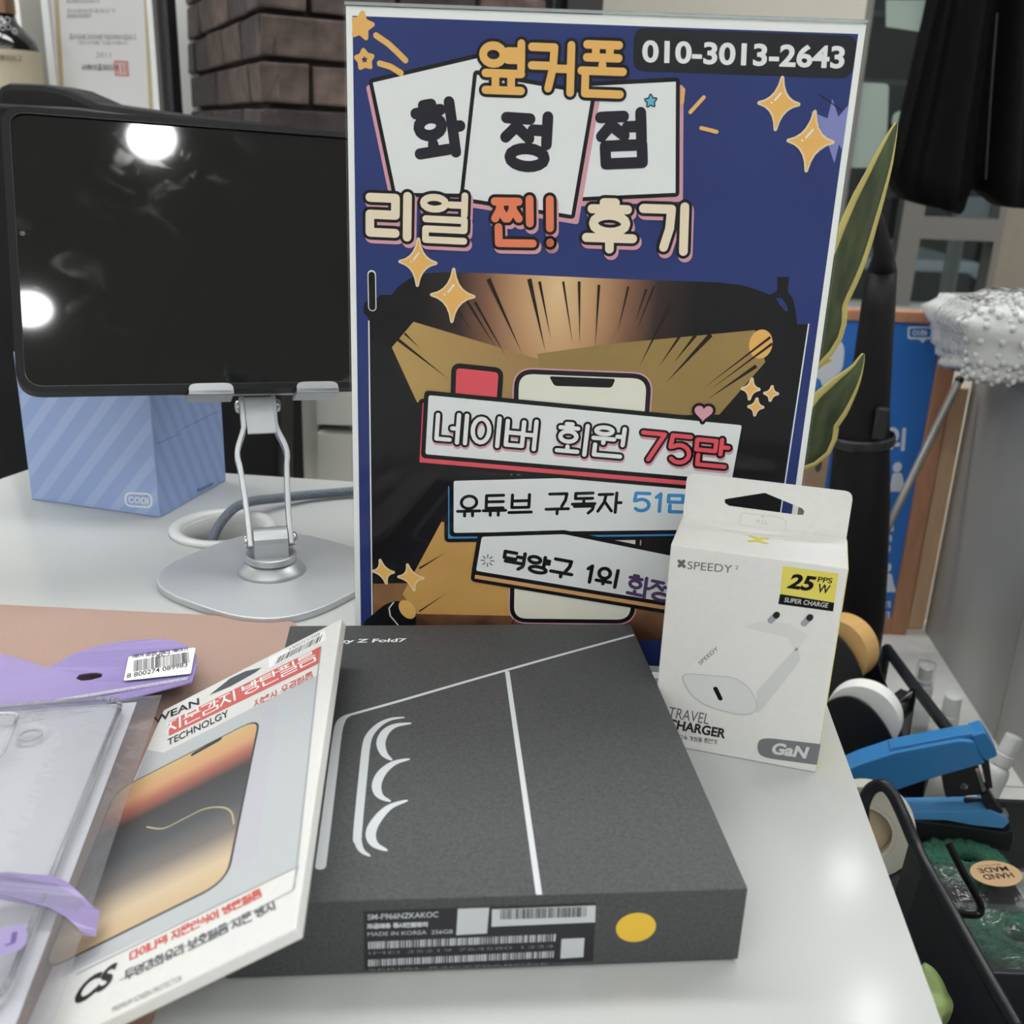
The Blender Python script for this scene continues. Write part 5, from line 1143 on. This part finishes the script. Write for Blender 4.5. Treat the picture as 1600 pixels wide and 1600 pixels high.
zlow = min((c.z for c in [stp.M @ v.co for o in stp.o.children if o.type == 'MESH' for v in o.data.vertices]))
tray.part('ledge', box(0, (N_ - H_).length, -.003, .018, CZ + .008, zlow - .0003, H_ - sn * .022, sd, -sn if False else sn), TRM, bevel=.001)
# zip bag with green yarn and a round kraft sticker, hex key
bgc = at(1560, 1425, .585)
bag = Thing('yarn_bag', 'clear plastic bag of green crochet yarn with round kraft sticker, in the black tray', 'bag', Vector((bgc.x, bgc.y, CZ + .0085)))
BZ = -.236
def bagz(s, t):
    e = min(1, 6 * s) * min(1, 6 * (1 - s)) * min(1, 6 * t) * min(1, 6 * (1 - t)); return e ** .5
bX0, bX1, bY0, bY1 = .285, .425, .505, .662
V = []
nx, ny = 34, 34
for j in range(ny + 1):
    for i in range(nx + 1):
        s, t = i / nx, j / ny; e = bagz(s, t)
        crease = .0022 * math.sin(t * 70 + 3 * math.sin(s * 7)) * math.exp(-((t - .52) / .10) ** 2) + .0012 * math.sin(s * 24 + t * 15)
        V.append(Vector((bX0 + (bX1 - bX0) * s, bY0 + (bY1 - bY0) * t, CZ + .012 + e * (.052 + crease - .010 * math.exp(-((t - .5) / .2) ** 2)))))
F = [(j * (nx + 1) + i, j * (nx + 1) + i + 1, (j + 1) * (nx + 1) + i + 1, (j + 1) * (nx + 1) + i) for j in range(ny) for i in range(nx)]
bag.part('film', (V, F), clear('bag_film', (240, 244, 244), .08, 1.3, haze=.06, hazec=(190, 194, 196), bump=.4, bscale=70), smooth=True)
bag.part('back_film', box(bX0 + .003, bX1 - .003, bY0 + .003, bY1 - .003, CZ + .0088, CZ + .0094), mat('grey_liner', (96, 100, 102), .4))
YRN = mat('green_yarn', (46, 98, 76), .85, noise=.35, nscale=500, bump=1, bscale=900)
def braid(c, R, turns, r, dz, ph_=0):
    out = []
    for s in range(3):
        pts = []
        for k in range(0, int(40 * turns) + 1):
            a = k / 40 * 2 * math.pi; w = a * 6 + s * 2.094
            rad = R * (1 - .55 * k / (40 * turns)) + r * .9 * math.cos(w)
            pts.append(Vector((c.x + rad * math.cos(a + ph_), c.y + rad * .8 * math.sin(a + ph_), c.z + r * .9 * math.sin(w) + dz * k / (40 * turns))))
        out.append(tube(pts, r, 6))
    return join(*out)
ya = onz(1592, 1478, CZ + .040); bag.part('yarn_braid', braid(ya, .030, 2.3, .0050, .006), YRN, smooth=True)
bag.part('yarn_braid', braid(onz(1540, 1452, CZ + .040), .013, 1.2, .0046, .004, 1), YRN, smooth=True)
bag.part('yarn_mat', braid(onz(1510, 1350, CZ + .040), .030, 2.5, .0042, .002, 2), YRN, smooth=True)
# sticker
sk = at(1555, 1364, .612); sn2 = Vector((-.15, .15, .97)).normalized(); su = Vector((.97, 0, .15)).normalized(); sv = sn2.cross(su)
zz = CZ + .012 + .052 + .004
sc_ = onz(1556, 1365, zz)
stk = bag.part('sticker', lathe(sc_, sn2, [(.0172, 0), (.0172, .0003)], 40), mat('kraft_sticker', (206, 170, 130), .6))
st2 = Sheet(bag, sc_ + sn2 * .0003, -su, -sv); st2.n = sn2
st2.add('sticker_lettering', typed('HAND', Vector((-.0105, .0075)), Vector((-.0105, .0005)), Vector((.0105, .0005)), .02) + typed('MADE', Vector((-.0105, -.0015)), Vector((-.0105, -.0080)), Vector((.0105, -.0080)), .02) + typed('SPECIAL FOR YOU', Vector((-.008, -.0100)), Vector((-.008, -.0118)), Vector((.008, -.0118))), 2, INK, stk)
hk = smooth_path([at(1482, 1318, .600), at(1506, 1366, .585), at(1529, 1408, .575), at(1532, 1422, .572), at(1524, 1430, .570), at(1490, 1427, .566)], 6)
solo('hex_key', tube(hk, .0027, 6), mat('black_oxide', (26, 24, 24), .35, .4), 'black L-shaped hex key lying on the yarn bag', 'hex key')
# spray bottles
CLB = clear('clear_plastic', (238, 240, 240), .06, 1.2, haze=.12); WPL = mat('white_plastic', (212, 213, 212), .35)
def spray(label, base, ax, ov, scale=1.0, body=CLB):
    t = Thing('spray_bottle', label, 'bottle', base, group=None); s = scale
    def L(prof, n=28, closed=False, h=0): return lathe(base + ax * h * s, ax, [(r * s, z * s) for r, z in prof], n, closed)
    t.part('body', L([(.0150, .0004), (.0162, .002), (.0162, .038), (.014, .046), (.0095, .050)]), body, smooth=True)
    t.part('collar', L([(.0122, .0505), (.0124, .066), (.0112, .068)]), WPL)
    for k in range(24):
        a, b = frame_of(ax); d = a * math.cos(k * math.pi / 12) + b * math.sin(k * math.pi / 12)
    t.part('collar_ribs', join(*[tube([base + ax * .051 * s + (frame_of(ax)[0] * math.cos(k * .2618) + frame_of(ax)[1] * math.sin(k * .2618)) * .0124 * s, base + ax * .0655 * s + (frame_of(ax)[0] * math.cos(k * .2618) + frame_of(ax)[1] * math.sin(k * .2618)) * .0124 * s], .0005 * s, 4) for k in range(24)]), WPL, kind='stuff')
    t.part('spray_head', L([(.0108, .0682), (.0108, .074), (.0088, .0745), (.0085, .090), (.0080, .0915), (0, .0915)]), WPL)
    if ov: t.part('overcap', L([(.0116, .0685), (.0119, .0685), (.0114, .097), (0, .0975)]), clear('clear_cap', (250, 251, 251), .05, .8), smooth=True)
    else: t.part('cap', L([(.0116, .0685), (.0118, .0700), (.0110, .0930), (.0104, .0945), (0, .0945)]), WPL, smooth=False)
q1 = at(1449, 1036, .93); spray('clear capped spray bottle standing rearmost behind the black rail', Vector((q1.x, .93, CZ + .0004)), Z3, True, (q1.z - CZ) / .0975)
q2 = at(1490, 1088, .88); spray('white capped spray bottle standing in the middle behind the stapler', Vector((q2.x, .88, CZ + .0004)), Z3, False, (q2.z - CZ) / .0945, WPL)
q3a, q3b = at(1538, 1246, .79), at(1585, 1150, .80); d3 = (q3b - q3a)
spray('white spray bottle tilted against the grey cabinet', q3a, d3.normalized(), False, d3.length / .0945, WPL)
# green leaf at the desk edge
lf = smooth_path([(.215, .44, CZ + .0088), (.212, .425, -.22), at(1447, 1590, .40), at(1452, 1545, .405), at(1446, 1506, .41)], 6)
V = []; n = len(lf)
for i, p in enumerate(lf):
    w = .0115 * math.sin(math.pi * min(1, .25 + .75 * i / (n - 1))) ** .7 + .001
    for a, b in ((-1, 0), (-.4, .002), (.4, .0025), (1, 0), (.4, -.001), (-.4, -.001)): V.append(p + X3 * a * w - Y3 * b)
F = [(i * 6 + k, i * 6 + (k + 1) % 6, i * 6 + 6 + (k + 1) % 6, i * 6 + 6 + k) for i in range(n - 1) for k in range(6)] + [tuple(range(6)), tuple(range((n - 1) * 6, n * 6))]
solo('green_leaf', (V, F), mat('pale_leaf_green', (128, 146, 90), .3, noise=.25, nscale=30), 'pale green glossy leaf poking up beside the front desk edge', 'leaf', smooth=True)

# ================================================================== hanging jacket
JM = mat('black_cloth', (9, 9, 10), .9, noise=.3, nscale=40, bump=.4, bscale=300, spec=.2)
JY = 1.55
hem = [(1408, 268), (1420, 300), (1432, 314), (1460, 324), (1505, 336), (1514, 326), (1521, 304), (1540, 296), (1550, 300), (1560, 322), (1600, 326), (1680, 330), (1740, 318)]
jk = Thing('black_jacket', 'black jacket hanging at top right in front of the shop window', 'jacket', (at(1540, 330, JY).x, JY, at(1540, 330, JY).z))
hemw = [at(x, y, JY) for x, y in hem]; toplx, toprx, ztop = at(1472, -10, JY).x, at(1720, -10, JY).x, .80
V, F = [], []; nc, nr = 60, 16
for i in range(nc + 1):
    s = i / nc; xh = hemw[0].x + (hemw[-1].x - hemw[0].x) * s
    for a, b in zip(hemw, hemw[1:]):
        if a.x <= xh <= b.x + 1e-9: zh = a.z + (b.z - a.z) * (xh - a.x) / max(1e-6, b.x - a.x)
    xt = toplx + (toprx - toplx) * s
    for j in range(nr + 1):
        t = j / nr; x = xh + (xt - xh) * min(1, t * 2.4); z = zh + (ztop - zh) * t
        z -= .10 * abs(s - .5) * 2 * t * t
        V.append(Vector((x, JY + .03 * math.sin(s * 21) * (1 - .5 * t) + .012 * math.sin(s * 47 + 1), z)))
n = len(V); V += [p + Vector((0, .05, 0)) for p in V]
F = [(i * (nr + 1) + j, (i + 1) * (nr + 1) + j, (i + 1) * (nr + 1) + j + 1, i * (nr + 1) + j + 1) for i in range(nc) for j in range(nr)]
F += [tuple(k + n for k in f[::-1]) for f in F]
edge = [i * (nr + 1) for i in range(nc + 1)] + [nc * (nr + 1) + j for j in range(1, nr + 1)] + [i * (nr + 1) + nr for i in range(nc - 1, -1, -1)] + [j for j in range(nr - 1, 0, -1)]
F += [(a, b, b + n, a + n) for a, b in zip(edge, edge[1:] + edge[:1])]
jk.part('body', (V, F), JM, smooth=True)
jk.part('zip_line', tube([at(1558, 20, JY - .047), at(1548, 150, JY - .047), at(1540, 280, JY - .047)], .0015, 6), mat('dark_zip', (20, 20, 23), .5))
jx = (toplx + toprx) / 2
jk.part('hanger_hook', tube(smooth_path([(jx, JY + .02, ztop - .02), (jx, JY + .02, ztop + .05), (jx + .015, JY + .02, ztop + .075), (jx, JY + .02, ztop + .092), (jx - .016, JY + .02, ztop + .078)], 5), .002, 8), STEEL, smooth=True)
rail = Thing('clothes_rail', 'steel ceiling rail above the black jacket', 'rail', (jx, JY + .02, ztop + .08))
rail.part('bar', tube([(jx - .35, JY + .02, ztop + .078), (jx + .35, JY + .02, ztop + .078)], .0085, 12), SILVER, smooth=True)
for dx in (-.3, .3): rail.part('hanger_rod', tube([(jx + dx, JY + .02, ztop + .078), (jx + dx, JY + .02, CEIL - .001)], .005, 8), SILVER)

# ================================================================== outside, seen through the window
GZ = -1.75
solo('street', box(-6, 12, 2.72, 16, GZ - .1, GZ), mat('asphalt', (62, 62, 62), .8, noise=.2, nscale=8), kind='structure')
bld = Thing('street_building', 'dark building across the street, seen through the shop window', 'building', (3, 12, GZ))
bld.part('facade', box(-6, 12, 12, 12.3, GZ, 7), mat('dark_facade', (58, 54, 52), .8, noise=.25, nscale=1.5))
for k, (x0, z0) in enumerate([(3.4, -.2), (4.4, -.2), (5.4, -.2), (3.4, 1.6), (4.4, 1.6), (5.4, 1.6), (2.4, 1.6), (2.4, -.2)]):
    o = bld.part('window', box(x0, x0 + .7, 11.96, 12, z0, z0 + 1.2), mat('facade_window', (86, 88, 88), .4)); bld.part('window_pane', box(x0 + .06, x0 + .64, 11.94, 11.96, z0 + .06, z0 + 1.14), mat('facade_glass', (34, 38, 42), .1), o)
cY = 6.0; cr_ = at(1395, 405, cY).z; cx0 = .9
car = Thing('car', 'white car parked across the street, seen through the shop window', 'car', (2.5, cY + .9, GZ))
WC = mat('white_car_paint', (206, 208, 210), .2, coat=.5)
hgt = cr_ - GZ
side = [(0, .25), (.05, .55), (.15, .68), (1.0, .72), (1.35, .98), (2.9, .98), (3.5, .72), (4.1, .66), (4.25, .5), (4.25, .25)]
sc2 = hgt / .98 * 1.0
def cpnt(a, b, y): return Vector((cx0 - 1.2 + a, y, GZ + b * sc2))
car.part('body', prism([cpnt(a, b, cY) for a, b in side], Y3 * 1.7), WC, bevel=.04)
car.part('side_window', prism([cpnt(a, b, cY - .01) for a, b in [(1.15, .74), (1.42, .94), (2.05, .94), (2.05, .74)]], Y3 * .012), mat('car_glass', (20, 24, 28), .08)); car.part('side_window', prism([cpnt(a, b, cY - .01) for a, b in [(2.13, .74), (2.13, .94), (2.82, .94), (3.3, .74)]], Y3 * .012), mat('car_glass', (20, 24, 28), .08))
for a in (.85, 3.4):
    o = car.part('wheel', lathe(cpnt(a, .25, cY - .02), Y3, [(.0, 0), (.20, .0), (.31, .03), (.33, .06), (.33, .2), (.0, .2)], 28), mat('tyre', (24, 24, 25), .8)); car.part('wheel_rim', lathe(cpnt(a, .25, cY - .03), Y3, [(0, 0), (.17, 0), (.19, .012)], 20), SILVER, o)
po_ = at(1486, 420, 4.2)
sg_ = Thing('sign_post', 'grey post with small white sign board, outside the shop window', 'sign', (po_.x, 4.2, GZ))
sg_.part('post', tube([(po_.x, 4.2, GZ), (po_.x, 4.2, .1)], .03, 12), mat('grey_post', (140, 138, 132), .5), smooth=True)
pb_ = at(1540, 330, 4.15); sg_.part('board', box(pb_.x - .10, pb_.x + .10, 4.14, 4.16, pb_.z - .04, pb_.z + .05), mat('sign_white', (190, 196, 204), .5)); sg_.part('arm', tube([(po_.x, 4.2, pb_.z), (pb_.x, 4.17, pb_.z)], .012, 8), mat('grey_post', (140, 138, 132), .5))
